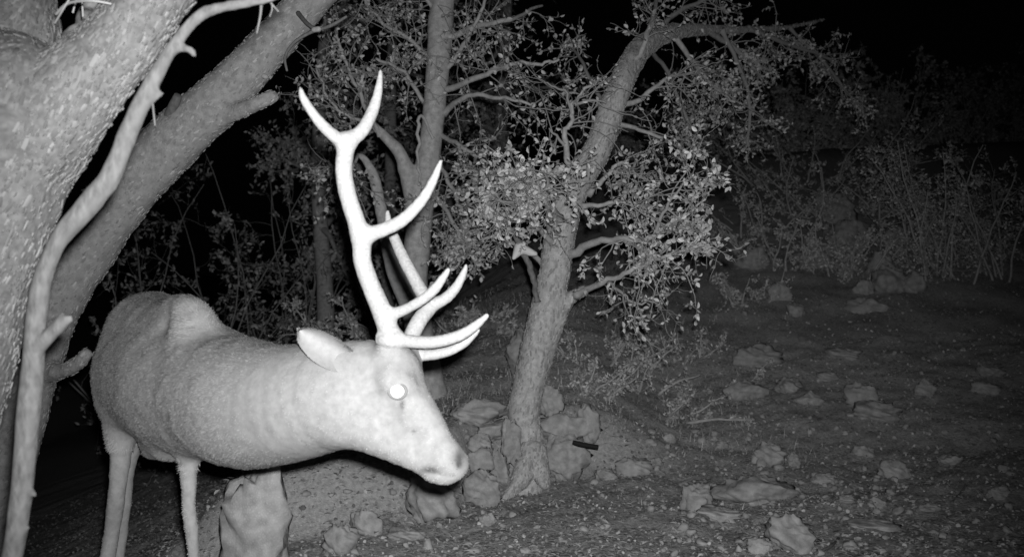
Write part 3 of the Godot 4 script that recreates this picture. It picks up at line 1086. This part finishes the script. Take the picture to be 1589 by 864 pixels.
# ------------------------------------------------------------------ oaks in the middle distance
func make_mid_trees() -> void:
	var leaf := oval_leaf(0.62, 0.5, 0.18)
	# the curved oak
	var at := P(818, 762, 6.2)
	at.y = gh(at.x, at.z)
	var t := thing("oak_tree", at, "curved oak trunk with low twiggy branches, growing between the loose stones", "tree")
	var B: Array = []
	var m := 6.2 / F
	var q: Array = []
	for p in [[818, 765, 6.12, 32], [823, 730, 6.14, 29], [823, 690, 6.17, 28], [813, 640, 6.2, 31], [825, 580, 6.2, 31], [840, 510, 6.2, 31], [858, 440, 6.2, 30.5], [866, 390, 6.2, 29.5], [874, 345, 6.22, 29], [892, 288, 6.25, 28.5], [926, 235, 6.3, 27], [946, 178, 6.36, 24.5], [968, 120, 6.45, 23], [998, 72, 6.8, 22], [1042, 50, 7.2, 16], [1095, 46, 7.8, 9.5], [1160, 46, 8.5, 5.5], [1225, 42, 9.2, 3.5], [1280, 30, 9.8, 2.2]]:
		q.append([p[0], p[1], p[2], p[3] * 0.80 * p[2] / F])
	chain(q, B)
	# side stem fused to the trunk on its right
	chain([[846, 570, 6.22, 6 * m], [858, 530, 6.20, 9 * m], [867, 495, 6.18, 11 * m], [882, 466, 6.17, 10 * m], [905, 452, 6.15, 8 * m]], B)
	var oak := put("trunk", body_mesh(B, 0.014, 0.03, "fine"), M.bark_mid, t)
	bark_flakes(t, [oak.mesh], Vector3(0.2, 0.9, 0.0), 5000, 1.5)
	var R: Array = []
	chain([[822, 700, 6.1, 16 * m], [810, 738, 6.03, 15 * m], [796, 760, 5.98, 9 * m], [780, 778, 5.92, 5 * m]], R)
	chain([[834, 700, 6.12, 14 * m], [840, 735, 6.05, 13 * m], [846, 752, 6.0, 7 * m]], R)
	var roots := put("root", body_mesh(R, 0.011, 0.035, "fine"), M.bark_mid, t)
	bark_flakes(t, [roots.mesh], Vector3(0.2, 0.9, 0.0), 700, 1.5)
	var g := Growth.new()
	var paths: Array = []
	# right, low
	var low := [
		[[[872, 402, 6.2, 13], [905, 385, 6.05, 10], [945, 370, 5.85, 8], [985, 372, 5.7, 6.5], [1025, 362, 5.55, 5], [1060, 335, 5.45, 3.5], [1095, 312, 5.4, 2.2]], 16, 1.4],
		[[[895, 458, 6.15, 9], [930, 440, 5.95, 7], [970, 425, 5.8, 6], [1015, 402, 5.65, 5], [1055, 392, 5.5, 3.5], [1105, 380, 5.4, 2.2]], 16, 1.3],
		[[[1018, 362, 5.57, 5], [1032, 325, 5.5, 4], [1055, 292, 5.45, 3], [1075, 270, 5.4, 2]], 8, 1.1],
		[[[940, 436, 6.1, 5], [962, 452, 6.0, 4], [985, 468, 5.95, 3], [1030, 466, 5.9, 2]], 7, 0.5],
		[[[915, 300, 6.2, 8], [940, 275, 6.1, 5], [960, 250, 6.1, 4], [985, 262, 6.1, 2.5]], 9, 1.0],
		[[[905, 320, 6.2, 7], [935, 318, 6.1, 5], [975, 315, 6.1, 4], [1020, 330, 6.1, 3]], 9, 0.9],
		# left, bare and leafy
		[[[893, 270, 6.2, 9], [880, 245, 6.15, 7.5], [876, 215, 6.1, 6.5], [888, 185, 6.1, 5.5], [892, 160, 6.1, 4.5], [915, 135, 6.1, 3.5], [945, 118, 6.1, 2.5]], 7, 0.5],
		[[[892, 162, 6.1, 4], [915, 157, 6.1, 3.5], [945, 158, 6.1, 2.5]], 3, 0.5],
		[[[888, 180, 6.1, 3.5], [878, 145, 6.1, 3], [855, 130, 6.1, 2.2], [842, 126, 6.1, 1.6]], 3, 0.5],
		[[[876, 225, 6.1, 4], [862, 212, 6.1, 3], [852, 200, 6.1, 2]], 3, 1.2],
		[[[868, 340, 6.15, 10], [845, 310, 5.8, 7], [822, 288, 5.5, 5], [805, 275, 5.2, 3]], 15, 2.1],
		[[[860, 380, 6.15, 8], [830, 345, 5.9, 6], [795, 320, 5.6, 5], [765, 305, 5.4, 3]], 14, 2.0],
		[[[866, 360, 6.15, 8], [850, 330, 5.7, 6], [848, 290, 5.4, 4], [845, 265, 5.2, 2.5]], 9, 1.6],
		[[[855, 420, 6.2, 7], [820, 390, 6.35, 6], [770, 370, 6.5, 5], [715, 375, 6.6, 3]], 13, 1.3],
		# upper
		[[[968, 120, 6.45, 9], [985, 95, 6.5, 7], [1010, 40, 6.6, 6], [1020, -20, 7.2, 4]], 7, 0.8],
		[[[955, 165, 6.4, 8], [1000, 150, 6.5, 6], [1040, 120, 6.6, 4], [1085, 115, 6.9, 3]], 8, 0.7],
		[[[948, 190, 6.4, 7], [985, 200, 6.5, 5], [1030, 215, 6.6, 4], [1070, 240, 6.9, 3]], 8, 0.8],
		[[[1042, 50, 7.2, 8], [1070, 85, 7.3, 6], [1105, 130, 7.5, 4], [1140, 160, 7.6, 3]], 17, 1.1],
		[[[1095, 46, 7.8, 8], [1140, 75, 8.2, 6], [1180, 100, 8.4, 4]], 17, 1.2],
		[[[1160, 44, 8.5, 6], [1230, 70, 8.9, 5], [1300, 95, 9.4, 3]], 17, 1.2],
		[[[1120, 46, 8.0, 6], [1150, 110, 8.2, 5], [1165, 170, 8.4, 4], [1160, 225, 8.5, 3]], 15, 1.1],
		[[[1225, 42, 9.2, 4], [1290, 110, 9.6, 4], [1330, 160, 10.0, 3]], 15, 1.2],
		[[[1000, 72, 6.8, 6], [1035, 110, 7.3, 5], [1060, 170, 7.6, 4], [1085, 215, 7.8, 3]], 13, 1.0],
		[[[1010, 66, 6.9, 7], [1050, 20, 7.5, 6], [1120, -10, 8.0, 4]], 10, 0.9],
		[[[950, 175, 6.4, 6], [930, 150, 6.6, 5], [905, 100, 6.9, 4], [880, 60, 7.4, 3]], 7, 0.8]]
	for b in low:
		var pth := limb(t, "branch", pix_path(b[0]), M.bark_mid if b[0][0][3] > 6 else M.twig, 8, 0.06, 5)
		twigs_on(g, pth, int(b[1] * 1.5), 0.36, 0.0045, 3.6 * b[2], 0.029, 0.38, 0.1, 2)
	# dead branch on the left with its split tip
	var dead := limb(t, "dead_branch", pix_path([[834, 468, 6.1, 6], [826, 430, 6.05, 7], [815, 400, 6.0, 7], [803, 375, 6.0, 7], [785, 350, 6.0, 5.5], [760, 336, 6.0, 4.5], [742, 325, 6.0, 4], [735, 298, 6.0, 2.5]]), M.dead, 10)
	twigs_on(g, dead, 4, 0.2, 0.004, 0.0, 0.03, 0.4, 0.0, 1)
	var sp: Array = []
	chain([[806, 386, 5.96, 9 * m], [800, 396, 5.94, 5 * m], [796, 402, 5.93, 2 * m]], sp)
	chain([[808, 384, 5.96, 8 * m], [822, 391, 5.93, 6 * m], [832, 394, 5.92, 3 * m]], sp)
	tag(put("split_bark", body_mesh(sp, 0.009, 0.015), M.pale_wood, t), "pale forked strip of split bark", "")
	finish_growth(g, t, M.twig, leaf, M.leaf, at)

	# straight trunk further back
	var at2 := P(676, 655, 7.2)
	at2.y = gh(at2.x, at2.z)
	var t2 := thing("oak_tree", at2, "tall straight dim oak trunk rising behind the antlers", "tree")
	var m2 := 7.2 / F
	var B2: Array = []
	var q2: Array = []
	for p in [[690, 680, 7.15, 30], [672, 620, 7.2, 28], [660, 560, 7.2, 25], [648, 500, 7.2, 24], [643, 440, 7.2, 23], [648, 370, 7.2, 23], [656, 300, 7.2, 22], [668, 220, 7.2, 20], [676, 140, 7.2, 20], [682, 60, 7.22, 22], [688, -20, 7.25, 22], [700, -120, 7.3, 20]]:
		q2.append([p[0], p[1], p[2], p[3] * 0.88 * m2])
	chain(q2, B2)
	chain([[648, 330, 7.2, 14 * m2], [634, 280, 7.15, 13 * m2], [622, 240, 7.1, 10 * m2], [600, 215, 7.1, 8 * m2], [575, 190, 7.1, 6 * m2]], B2)
	chain([[640, 480, 7.2, 13 * m2], [618, 440, 7.15, 12 * m2], [604, 395, 7.1, 11 * m2], [592, 330, 7.1, 9.5 * m2], [582, 280, 7.1, 9 * m2], [568, 250, 7.1, 6 * m2], [556, 240, 7.1, 4 * m2]], B2)
	put("trunk", body_mesh(B2, 0.016, 0.06, "fine"), M.bark_mid, t2)
	var g2 := Growth.new()
	for b in [
		[[[688, 140, 7.2, 8], [730, 125, 7.0, 7], [765, 110, 6.9, 6], [800, 98, 6.8, 5], [840, 98, 6.8, 4], [870, 92, 6.8, 2.5]], 11, 0.6],
		[[[690, 175, 7.2, 8], [720, 150, 7.0, 6], [760, 150, 6.9, 5], [800, 156, 6.8, 4], [830, 160, 6.8, 2.5]], 9, 0.7],
		[[[695, 60, 7.2, 8], [740, 40, 7.1, 7], [790, 30, 7.0, 5], [840, 10, 7.4, 3]], 11, 0.9],
		[[[690, 110, 7.2, 6], [720, 70, 7.1, 5], [745, 20, 7.0, 4], [760, -20, 7.0, 3]], 11, 1.2],
		[[[684, 210, 7.2, 6], [715, 225, 7.0, 5], [745, 250, 6.9, 4], [760, 285, 6.9, 3]], 16, 1.4],
		[[[680, 250, 7.2, 6], [700, 290, 7.0, 5], [720, 330, 6.9, 4], [735, 360, 6.9, 3]], 16, 1.4],
		[[[672, 300, 7.2, 6], [700, 340, 7.0, 5], [720, 385, 6.9, 4], [700, 420, 6.9, 3]], 12, 1.3],
		[[[590, 210, 7.1, 6], [560, 150, 7.0, 5], [535, 90, 7.0, 4], [520, 40, 7.0, 3]], 15, 1.0],
		[[[575, 190, 7.1, 5], [540, 180, 7.0, 4], [510, 150, 7.0, 3], [490, 100, 6.9, 2.5]], 14, 1.0],
		[[[556, 240, 7.1, 4], [540, 270, 7.0, 3.5], [510, 250, 7.0, 3]], 12, 1.2],
		[[[672, 90, 7.2, 6], [630, 60, 7.2, 5], [590, 30, 7.2, 4], [560, -10, 7.2, 3]], 15, 1.1],
		[[[670, 180, 7.2, 5], [640, 130, 7.2, 5], [610, 100, 7.2, 4], [580, 90, 7.2, 3]], 14, 1.1],
		[[[684, 40, 7.2, 5], [660, -10, 7.2, 5], [640, -50, 7.2, 4]], 9, 1.1]]:
		var pth2 := limb(t2, "branch", pix_path(b[0]), M.bark_mid, 8, 0.06, 5)
		twigs_on(g2, pth2, int(b[1] * 1.2), 0.42, 0.0045, 3.8 * b[2], 0.031, 0.15, 0.15, 2)
	limb(t2, "branch", pix_path([[672, 215, 7.05, 3], [652, 180, 7.0, 4], [648, 230, 6.98, 4], [650, 290, 6.98, 3]]), M.bark_mid, 8, 0.03)
	finish_growth(g2, t2, M.twig, leaf, M.leaf, at2)

# ------------------------------------------------------------------ trees and shrubs beyond
func far_tree(px: float, d: float, top_px: Array, label: String, n_limbs: int, spread: float, low: float, high: float, r: float, leafy: float) -> void:
	var at := P(px, 432, d)
	at.y = gh(at.x, at.z)
	var t := thing("oak_tree", at, label, "tree", "trees in the dark beyond")
	var top := P(top_px[0], top_px[1], d + 0.3)
	var mid := at.lerp(top, 0.5) + Vector3(rng.randf_range(-0.15, 0.15), 0, rng.randf_range(-0.2, 0.2))
	var path := limb(t, "trunk", [[at - Vector3(0, 0.15, 0), r * 1.35], [at + (mid - at) * 0.35, r], [mid, r * 0.85], [top, r * 0.5]], M.bark_mid, 14, 0.1)
	var g := Growth.new()
	var pts: PackedVector3Array = path[0]
	for i in n_limbs:
		var k := clampi(int(lerpf(low, high, (i + rng.randf()) / n_limbs) * (pts.size() - 1)), 0, pts.size() - 1)
		var dir := Vector3(rng.randf_range(-1, 1), rng.randf_range(-0.25, 0.55), rng.randf_range(-0.7, 1.0)).normalized()
		var w := wander(pts[k], dir, spread * rng.randf_range(0.6, 1.1), 8, 0.25, r * 0.42, 0.006)
		var v := PackedVector3Array()
		var idx := PackedInt32Array()
		tube_into(v, idx, w[0], w[1], 7, 0.06)
		put("branch", mesh_from(v, idx), M.bark_mid, t)
		twigs_on(g, w, 13, 0.7, 0.006, leafy, 0.055, 0.2, 0.12, 2)
	finish_growth(g, t, M.twig, oval_leaf(0.62, 0.4, 0.15), M.leaf, at)

func shrub(px: float, py: float, d: float, w: float, h: float, label: String, stems: int, leafy: float, leaf := 0.034) -> void:
	var at := P(px, py, d) if d > 0.0 else ground_hit(px, py)
	at.y = gh(at.x, at.z)
	var t := thing("shrub", at, label, "shrub", "shrubs on the dark slope")
	var g := Growth.new()
	for i in stems:
		var a := rng.randf() * TAU
		var lean := sqrt(rng.randf())
		var dir := Vector3(cos(a) * lean * w * 0.5, h * rng.randf_range(0.55, 1.0), sin(a) * lean * w * 0.4)
		var wd := wander(at + Vector3(cos(a), 0, sin(a)) * rng.randf() * 0.38 * w - Vector3(0, 0.12, 0), dir, dir.length(), 8, 0.22, 0.014, 0.004)
		var v := PackedVector3Array()
		var idx := PackedInt32Array()
		tube_into(v, idx, wd[0], wd[1], 6)
		put("stem", mesh_from(v, idx), M.bark_mid, t)
		twigs_on(g, wd, 9, minf(w, h) * 0.32, 0.004, leafy, leaf, 0.02, 0.0, 2)
	finish_growth(g, t, M.twig, oval_leaf(0.5, 0.4, 0.1), M.leaf, at)

func make_background() -> void:
	far_tree(510, 13.0, [520, -150], "dim slender oak in the gloom left of the straight trunk", 12, 1.3, 0.42, 1.0, 0.10, 7.0)
	far_tree(770, 17.0, [800, -200], "faint leafy oak seen in the gap between the two trunks", 12, 1.6, 0.30, 1.0, 0.10, 6.0)
	far_tree(600, 15.5, [610, -150], "faint leafy oak behind the tines of the antlers", 13, 1.6, 0.28, 1.0, 0.09, 6.0)
	shrub(300, 620, 14.0, 2.6, 3.9, "tall dark thicket behind the leaning trunk", 12, 6.0, 0.06)
	shrub(430, 620, 15.5, 2.6, 4.0, "tall dark thicket behind the stag's neck", 13, 6.0, 0.06)
	shrub(470, 620, 9.0, 1.5, 0.7, "low dark shrub behind the stag's shoulder", 12, 6.0)
	shrub(600, 600, 9.6, 1.5, 0.6, "low dark shrub behind the stag's head", 12, 6.0)
	shrub(735, 560, 9.0, 0.9, 0.35, "low sparse shrub behind the flat slab", 8, 5.0)
	shrub(340, 600, 10.5, 1.6, 0.9, "low dark shrub behind the stag's withers", 12, 5.0)
	shrub(900, 560, 7.3, 0.6, 0.3, "tufted undergrowth touching the right of the curved trunk", 8, 5.0, 0.024)
	shrub(930, 500, 8.0, 1.0, 0.36, "leafy undergrowth on the slope behind the curved trunk", 10, 5.0, 0.024)
	shrub(1020, 560, 7.6, 0.9, 0.22, "low creeping undergrowth on the slope above the black stick", 9, 5.0, 0.024)
	shrub(1110, 540, 8.2, 0.9, 0.22, "low creeping undergrowth by the broad rough stone", 8, 5.0, 0.024)
	shrub(975, 520, 7.9, 0.9, 0.36, "small leafy undergrowth right of the tufted patch", 9, 5.0, 0.026)
	shrub(1060, 500, 8.6, 0.9, 0.36, "small leafy undergrowth below the low oak branches", 8, 5.0, 0.026)
	shrub(1165, 450, 10.0, 0.5, 0.40, "spiky tuft on the slope beyond the low branches", 9, 3.0)
	shrub(1305, 425, 0.0, 1.0, 0.62, "rounded dim shrub below the black gap in the trees", 16, 5.0, 0.03)
	shrub(1455, 425, 0.0, 1.3, 1.45, "tall ragged shrub on the dark slope", 14, 8.0, 0.03)
	shrub(1562, 435, 0.0, 1.4, 1.35, "tall dim shrub next to the ragged one", 12, 8.0, 0.03)
	shrub(1230, 405, 0.0, 1.2, 0.5, "low dim shrub left of the rounded one", 16, 9.0, 0.03)
	shrub(1180, 355, 0.0, 2.0, 0.6, "faint scrub on the slope behind the boulder by the spiky tuft", 10, 6.0, 0.034)
	shrub(1275, 330, 0.0, 2.2, 0.7, "faint scrub on the slope left of the squarish boulder", 10, 6.0, 0.034)
	shrub(1390, 330, 0.0, 2.4, 0.8, "faint scrub on the slope right of the squarish boulder", 10, 6.0, 0.034)
	shrub(1520, 340, 0.0, 2.4, 0.8, "faint scrub on the slope behind the tall dim shrub", 10, 6.0, 0.034)
	shrub(1250, 280, 0.0, 3.0, 1.0, "faint scrub highest on the slope, below the crest thickets", 20, 6.0, 0.04)
	shrub(1150, 300, 20.0, 3.4, 2.2, "nearly black thicket beyond the hanging oak twigs", 20, 9.0, 0.07)
	shrub(1290, 300, 21.5, 3.4, 2.0, "nearly black thicket on the crest above the squarish boulder", 20, 9.0, 0.07)
	shrub(1420, 300, 20.5, 3.4, 2.0, "nearly black thicket on the crest above the ragged shrub", 20, 9.0, 0.07)
	shrub(1560, 300, 21.0, 3.6, 2.2, "nearly black thicket on the crest at the dark end of the slope", 20, 9.0, 0.07)
	shrub(1010, 300, 21.0, 3.4, 2.0, "nearly black thicket behind the low oak branches", 18, 9.0, 0.07)

# ------------------------------------------------------------------ stones
func make_stones() -> void:
	# remains of a dry wall round the curved oak
	stone(737, 641, 98, 32, "long flat slab resting on the stones left of the curved trunk", 6.25, 0.7, 0, "rock", "", 0.0, -0.04)
	stone(722, 672, 62, 36, "squarish stone under the left end of the flat slab", 6.35, 0.9, 1)
	stone(762, 668, 60, 26, "tilted pale-edged stone under the right end of the flat slab", 6.25, 0.8, 1, "rock", "", 0.0, 0.3)
	stone(748, 690, 42, 26, "small rough stone below the tilted one", 6.1, 0.9, 0)
	stone(790, 684, 34, 50, "upright stone against the left side of the curved trunk", 6.0, 0.5, 2)
	stone(742, 716, 52, 34, "rounded grey stone at the bottom of the ruined wall", 6.0, 0.9, 1)
	stone(775, 722, 40, 36, "stone wedged between the ruined wall and the root", 6.25, 0.9, 2)
	stone(750, 755, 55, 46, "rough rounded stone in front of the ruined wall", 5.75, 0.9, 1)
	stone(668, 770, 78, 66, "block-shaped boulder below the stag's muzzle", 5.3, 0.8, 1)
	stone(690, 690, 40, 40, "stone just behind the muzzle", 6.6, 0.9, 2)
	stone(855, 622, 42, 38, "pale wedge of stone right of the curved trunk", 6.35, 0.9, 0)
	stone(882, 664, 92, 34, "flat stone lying against the right of the curved trunk", 6.3, 0.7, 1)
	stone(917, 656, 42, 44, "rounded stone at the end of the flat one", 6.35, 0.9, 1)
	stone(873, 702, 78, 58, "large smooth stone right of the root", 6.25, 0.7, 1)
	stone(815, 545, 60, 60, "dim boulder on the slope left of the curved trunk", 7.4, 0.9, 2)
	stone(398, 800, 104, 172, "tall pale boulder standing behind the stag's forelegs", 4.35, 0.7, 1)
	stone(528, 838, 58, 46, "rounded pale stone on the dark ground right of the tall boulder", 0.0, 1.0, 1)
	stone(562, 812, 52, 44, "dim rounded stone behind the rounded pale one", 0.0, 1.0, 2)
	stone(630, 830, 52, 18, "low flat stone below the block-shaped boulder", 0.0, 1.0, 1)
	stone(663, 847, 18, 16, "small square pale stone near the low flat one", 0.0, 1.0, 0)
	stone(756, 808, 30, 18, "small stone in the litter before the ruined wall", 0.0, 1.0, 1)
	stone(985, 724, 50, 26, "twin-humped stone alone on the litter right of the root", 0.0, 1.0, 1)
	stone(940, 738, 34, 16, "small low stone beside the twin-humped one", 0.0, 1.0, 2)
	stone(1040, 680, 20, 14, "small stone on the bare slope above the twin-humped one", 0.0, 1.0, 1)
	stone(868, 735, 22, 18, "small stone just right of the root", 0.0, 1.0, 1)
	# open slope on the right
	var open := [
		[1160, 606, 72, 32, 1, "broad rough stone on the slope"], [1258, 620, 40, 20, 0, "pale oblong stone on the slope"],
		[1345, 612, 56, 34, 1, "thick dim stone stacked on another"], [1362, 640, 70, 26, 1, "dim stone beneath the stacked one"],
		[1440, 606, 42, 22, 1, "small rounded stone in the dark"], [1537, 602, 44, 20, 1, "oblong stone at the dark edge of the slope"],
		[1545, 576, 52, 20, 2, "flat stone above the oblong one at the dark edge"], [1225, 600, 44, 20, 2, "low dim stone by the oblong pale one"],
		[1196, 706, 56, 32, 0, "pale humped stone on the litter"], [1234, 716, 26, 18, 1, "small stone touching the humped one"],
		[1345, 700, 36, 16, 1, "small flat stone in the leaf litter"], [1390, 730, 52, 22, 2, "long low stone in the leaf litter"],
		[1175, 765, 135, 40, 1, "very broad low stone slab in the litter"], [1085, 775, 60, 40, 0, "cracked pale stone beside the broad slab"],
		[1120, 800, 70, 18, 0, "thin pale stone before the broad slab"], [1236, 832, 88, 50, 0, "large pointed pale stone in the litter"],
		[1360, 816, 78, 18, 0, "narrow pale stone lying flat in the litter"], [1185, 850, 40, 22, 1, "small stone left of the pointed pale one"],
		[1366, 782, 24, 16, 1, "round small stone above the narrow one"], [1318, 775, 24, 12, 1, "little flat stone near the round small one"],
		[1480, 716, 34, 16, 1, "faint small stone in the dark litter"], [1552, 765, 36, 18, 2, "faint flat stone in the dark litter"],
		[1172, 556, 84, 34, 1, "broad faint stone high on the slope"], [1312, 549, 62, 18, 1, "flat faint stone high on the slope"],
		[1240, 480, 32, 22, 1, "small faint boulder below the low shrub"], [1352, 474, 60, 26, 1, "faint pale boulder on the upper slope"],
		[1345, 446, 34, 26, 1, "faint rounded boulder on the upper slope"], [1302, 322, 60, 44, 1, "squarish faint boulder highest on the slope"], [1320, 368, 78, 44, 1, "wide faint boulder under the squarish highest one"], [1395, 366, 38, 28, 1, "round faint boulder beside the ragged shrub's top"], [1270, 400, 60, 30, 1, "low faint boulder left of the wide one"], [1372, 412, 48, 36, 1, "faint humped boulder below the round one"], [1175, 402, 60, 36, 1, "faint boulder behind the spiky tuft"], [1210, 455, 44, 24, 1, "faint half-buried boulder above the small faint one"], [1420, 440, 40, 30, 1, "faint boulder at the foot of the ragged shrub"], [1386, 430, 56, 46, 1, "large faint boulder beside the ragged shrub"],
		[1290, 585, 40, 14, 2, "thin flat stone above the stacked pair"], [1120, 690, 26, 12, 2, "little stone on the bare slope"],
		[1285, 745, 40, 14, 1, "low stone above the broad slab's right end"], [1445, 790, 34, 14, 2, "dim low stone near a fallen twig"]]
	for s in open:
		stone(s[0], s[1], s[2], s[3], s[5], 0.0, 1.0, s[4])
	# many small loose stones
	var protos: Array = []
	for i in 8:
		protos.append(stone_mesh(500 + i, Vector3(1.0, rng.randf_range(0.45, 0.75), rng.randf_range(0.7, 1.0)) * 0.05, 8, 0.12))
	for i in 305:
		var px := rng.randf_range(470, 1589)
		var py := 640.0 + 224.0 * pow(rng.randf(), 0.8)
		if i < 150: px = rng.randf_range(1000, 1450)
		if i >= 270: py = rng.randf_range(470, 660)
		if i >= 270: px = rng.randf_range(1080, 1560)
		if px < 720 and py < 760: continue
		var p := ground_hit(px, py)
		var o := MeshInstance3D.new()
		o.mesh = protos[rng.randi() % 8]
		o.material_override = M["stone%d" % (i % 3)]
		o.name = numbered("pebble")
		add_child(o)
		var s := rng.randf_range(0.4, 1.15)
		if rng.randf() < 0.2: s *= 1.5
		o.scale = Vector3.ONE * s
		o.position = Vector3(p.x, gh(p.x, p.z) + 0.004, p.z)
		o.rotation = Vector3(rng.randf_range(-0.3, 0.3), rng.randf() * TAU, rng.randf_range(-0.3, 0.3))
		var best := 0.55
		var label := "small loose stone lying in the leaf litter away from larger stones"
		for q: Array in stone_spots:
			var far := Vector2(q[0].x - p.x, q[0].z - p.z).length()
			if far < best and (q[1] as String).split(" ").size() <= 11:
				best = far
				label = "small loose stone near the " + q[1]
		tag(o, label, "stone", "small loose stones in the litter")
	# sticks
	stick([[889, 686, 5.98, 3.6], [905, 690, 5.97, 4.2], [929, 694, 5.96, 3.6]], "short black charred stick by the smooth stone right of the root", M.black_stick)
	for q in [
		[[[1478, 782, 0.0, 2.2], [1490, 770, 0.0, 2.5], [1500, 755, 0.0, 2.0]], "crooked twig lying in the dark litter"],
		[[[1265, 862, 0.0, 2.4], [1290, 850, 0.0, 2.4], [1302, 838, 0.0, 2.0]], "thin pale twig by the large pointed stone"],
		[[[612, 772, 0.0, 1.5], [640, 758, 0.0, 1.5], [652, 750, 0.0, 1.3]], "thin straight twig on the ground before the block-shaped boulder"]]:
		var l: Array = []
		for w in q[0]:
			var h := ground_hit(w[0], w[1])
			l.append([h + Vector3(0, 0.008, 0), w[3] * -h.z / F])
		stick_world(l, q[1], M.dead)

func stick(list: Array, label: String, mat: Material) -> void:
	stick_world(pix_path(list), label, mat)

func stick_world(l: Array, label: String, mat: Material) -> void:
	var path := smooth_path(l, 6)
	var v := PackedVector3Array()
	var idx := PackedInt32Array()
	tube_into(v, idx, path[0], path[1], 8, 0.2)
	tag(put("stick", mesh_from(v, idx), mat), label, "stick")

# ------------------------------------------------------------------ litter, gravel, grass
func scatter(called: String, mesh: Mesh, mat: Material, xs: Array[Transform3D], tones: PackedFloat32Array, label: String, category: String) -> void:
	var mm := MultiMesh.new()
	mm.transform_format = MultiMesh.TRANSFORM_3D
	mm.use_colors = true
	mm.mesh = mesh
	mm.instance_count = xs.size()
	for i in xs.size():
		mm.set_instance_transform(i, xs[i])
		mm.set_instance_color(i, Color(tones[i], tones[i], tones[i]))
	var o := MultiMeshInstance3D.new()
	o.name = numbered(called)
	o.multimesh = mm
	o.material_override = mat
	add_child(o)
	tag(o, label, category, "", "stuff")

func make_ground_cover() -> void:
	var xs: Array[Transform3D] = []
	var tn := PackedFloat32Array()
	for i in 80000:
		var d := 3.6 + 8.0 * pow(rng.randf(), 1.35)
		var x := rng.randf_range(-0.62, 0.62) * d
		var z := -d
		var patch := n2.get_noise_2d(x * 0.9, z * 0.9) + 0.5 * n2.get_noise_2d(x * 3.0 + 20.0, z * 3.0)
		if patch < rng.randf_range(-0.75, 0.25): continue
		var b := Basis.from_euler(Vector3(rng.randf_range(-0.45, 0.45) - PI / 2, rng.randf() * TAU, rng.randf_range(-0.4, 0.4)))
		var s := rng.randf_range(0.014, 0.042)
		xs.append(Transform3D(b.scaled(Vector3.ONE * s), Vector3(x, gh(x, z) + 0.004 + 0.008 * rng.randf(), z)))
		tn.append(0.3 + 0.8 * pow(rng.randf(), 1.8))
	scatter("leaf_litter", oval_leaf(0.6, 0.35, 0.16), M.litter, xs, tn, "dry curled oak leaves strewn over the ground", "leaf litter")
	var px: Array[Transform3D] = []
	var pt := PackedFloat32Array()
	for i in 30000:
		var d := 3.6 + 6.5 * pow(rng.randf(), 1.2)
		var x := rng.randf_range(-0.5, 0.58) * d
		var z := -d
		if n2.get_noise_2d(x * 1.3 + 50.0, z * 1.3) < rng.randf_range(-0.6, 0.4): continue
		var b := Basis.from_euler(Vector3(rng.randf() * TAU, rng.randf() * TAU, rng.randf() * TAU))
		var s := 0.1 + 0.5 * pow(rng.randf(), 2.5)
		px.append(Transform3D(b.scaled(Vector3.ONE * s), Vector3(x, gh(x, z) + 0.002, z)))
		pt.append(0.35 + 0.9 * pow(rng.randf(), 1.7))
	scatter("gravel", stone_mesh(900, Vector3(0.05, 0.03, 0.04), 8, 0.12), M.pebble, px, pt, "fine loose gravel between the leaves", "gravel")
	# dry grass on the slope behind the curved oak and thin wisps elsewhere
	var gx: Array[Transform3D] = []
	var gt := PackedFloat32Array()
	var blade := mesh_from(PackedVector3Array([Vector3(-0.5, 0, 0), Vector3(0.5, 0, 0), Vector3(0.4, 0.5, 0.05), Vector3(-0.4, 0.5, 0.05), Vector3(0, 1, 0.25)]), PackedInt32Array([0, 3, 1, 1, 3, 2, 3, 4, 2]))
	for i in 30000:
		var d := 5.2 + 6.5 * rng.randf()
		var x := rng.randf_range(-0.2, 0.45) * d
		var z := -d
		var dens := 0.03
		if d > 6.7: dens = 0.85 - 0.3 * smoothstep(1.6, 3.0, x)
		if d > 10.0: dens = 0.4
		dens *= 1.0 - smoothstep(1.0, 2.2, x)
		dens *= clampf(0.7 + 1.4 * n2.get_noise_2d(x * 1.1 - 40.0, z * 1.1), 0.0, 1.2)
		if rng.randf() > dens: continue
		var hgt := rng.randf_range(0.03, 0.12)
		var yaw := Basis(Vector3.UP, rng.randf() * TAU)
		var lean := Basis(Vector3.RIGHT, rng.randf_range(0.2, 1.3))
		gx.append(Transform3D(yaw * lean * Basis.from_scale(Vector3(rng.randf_range(0.002, 0.0045), hgt, hgt)), Vector3(x, gh(x, z) - 0.005, z)))
		gt.append(rng.randf_range(0.4, 1.1))
	scatter("dry_grass", blade, M.grass, gx, gt, "thin dry grass on the slope behind the curved oak", "grass")
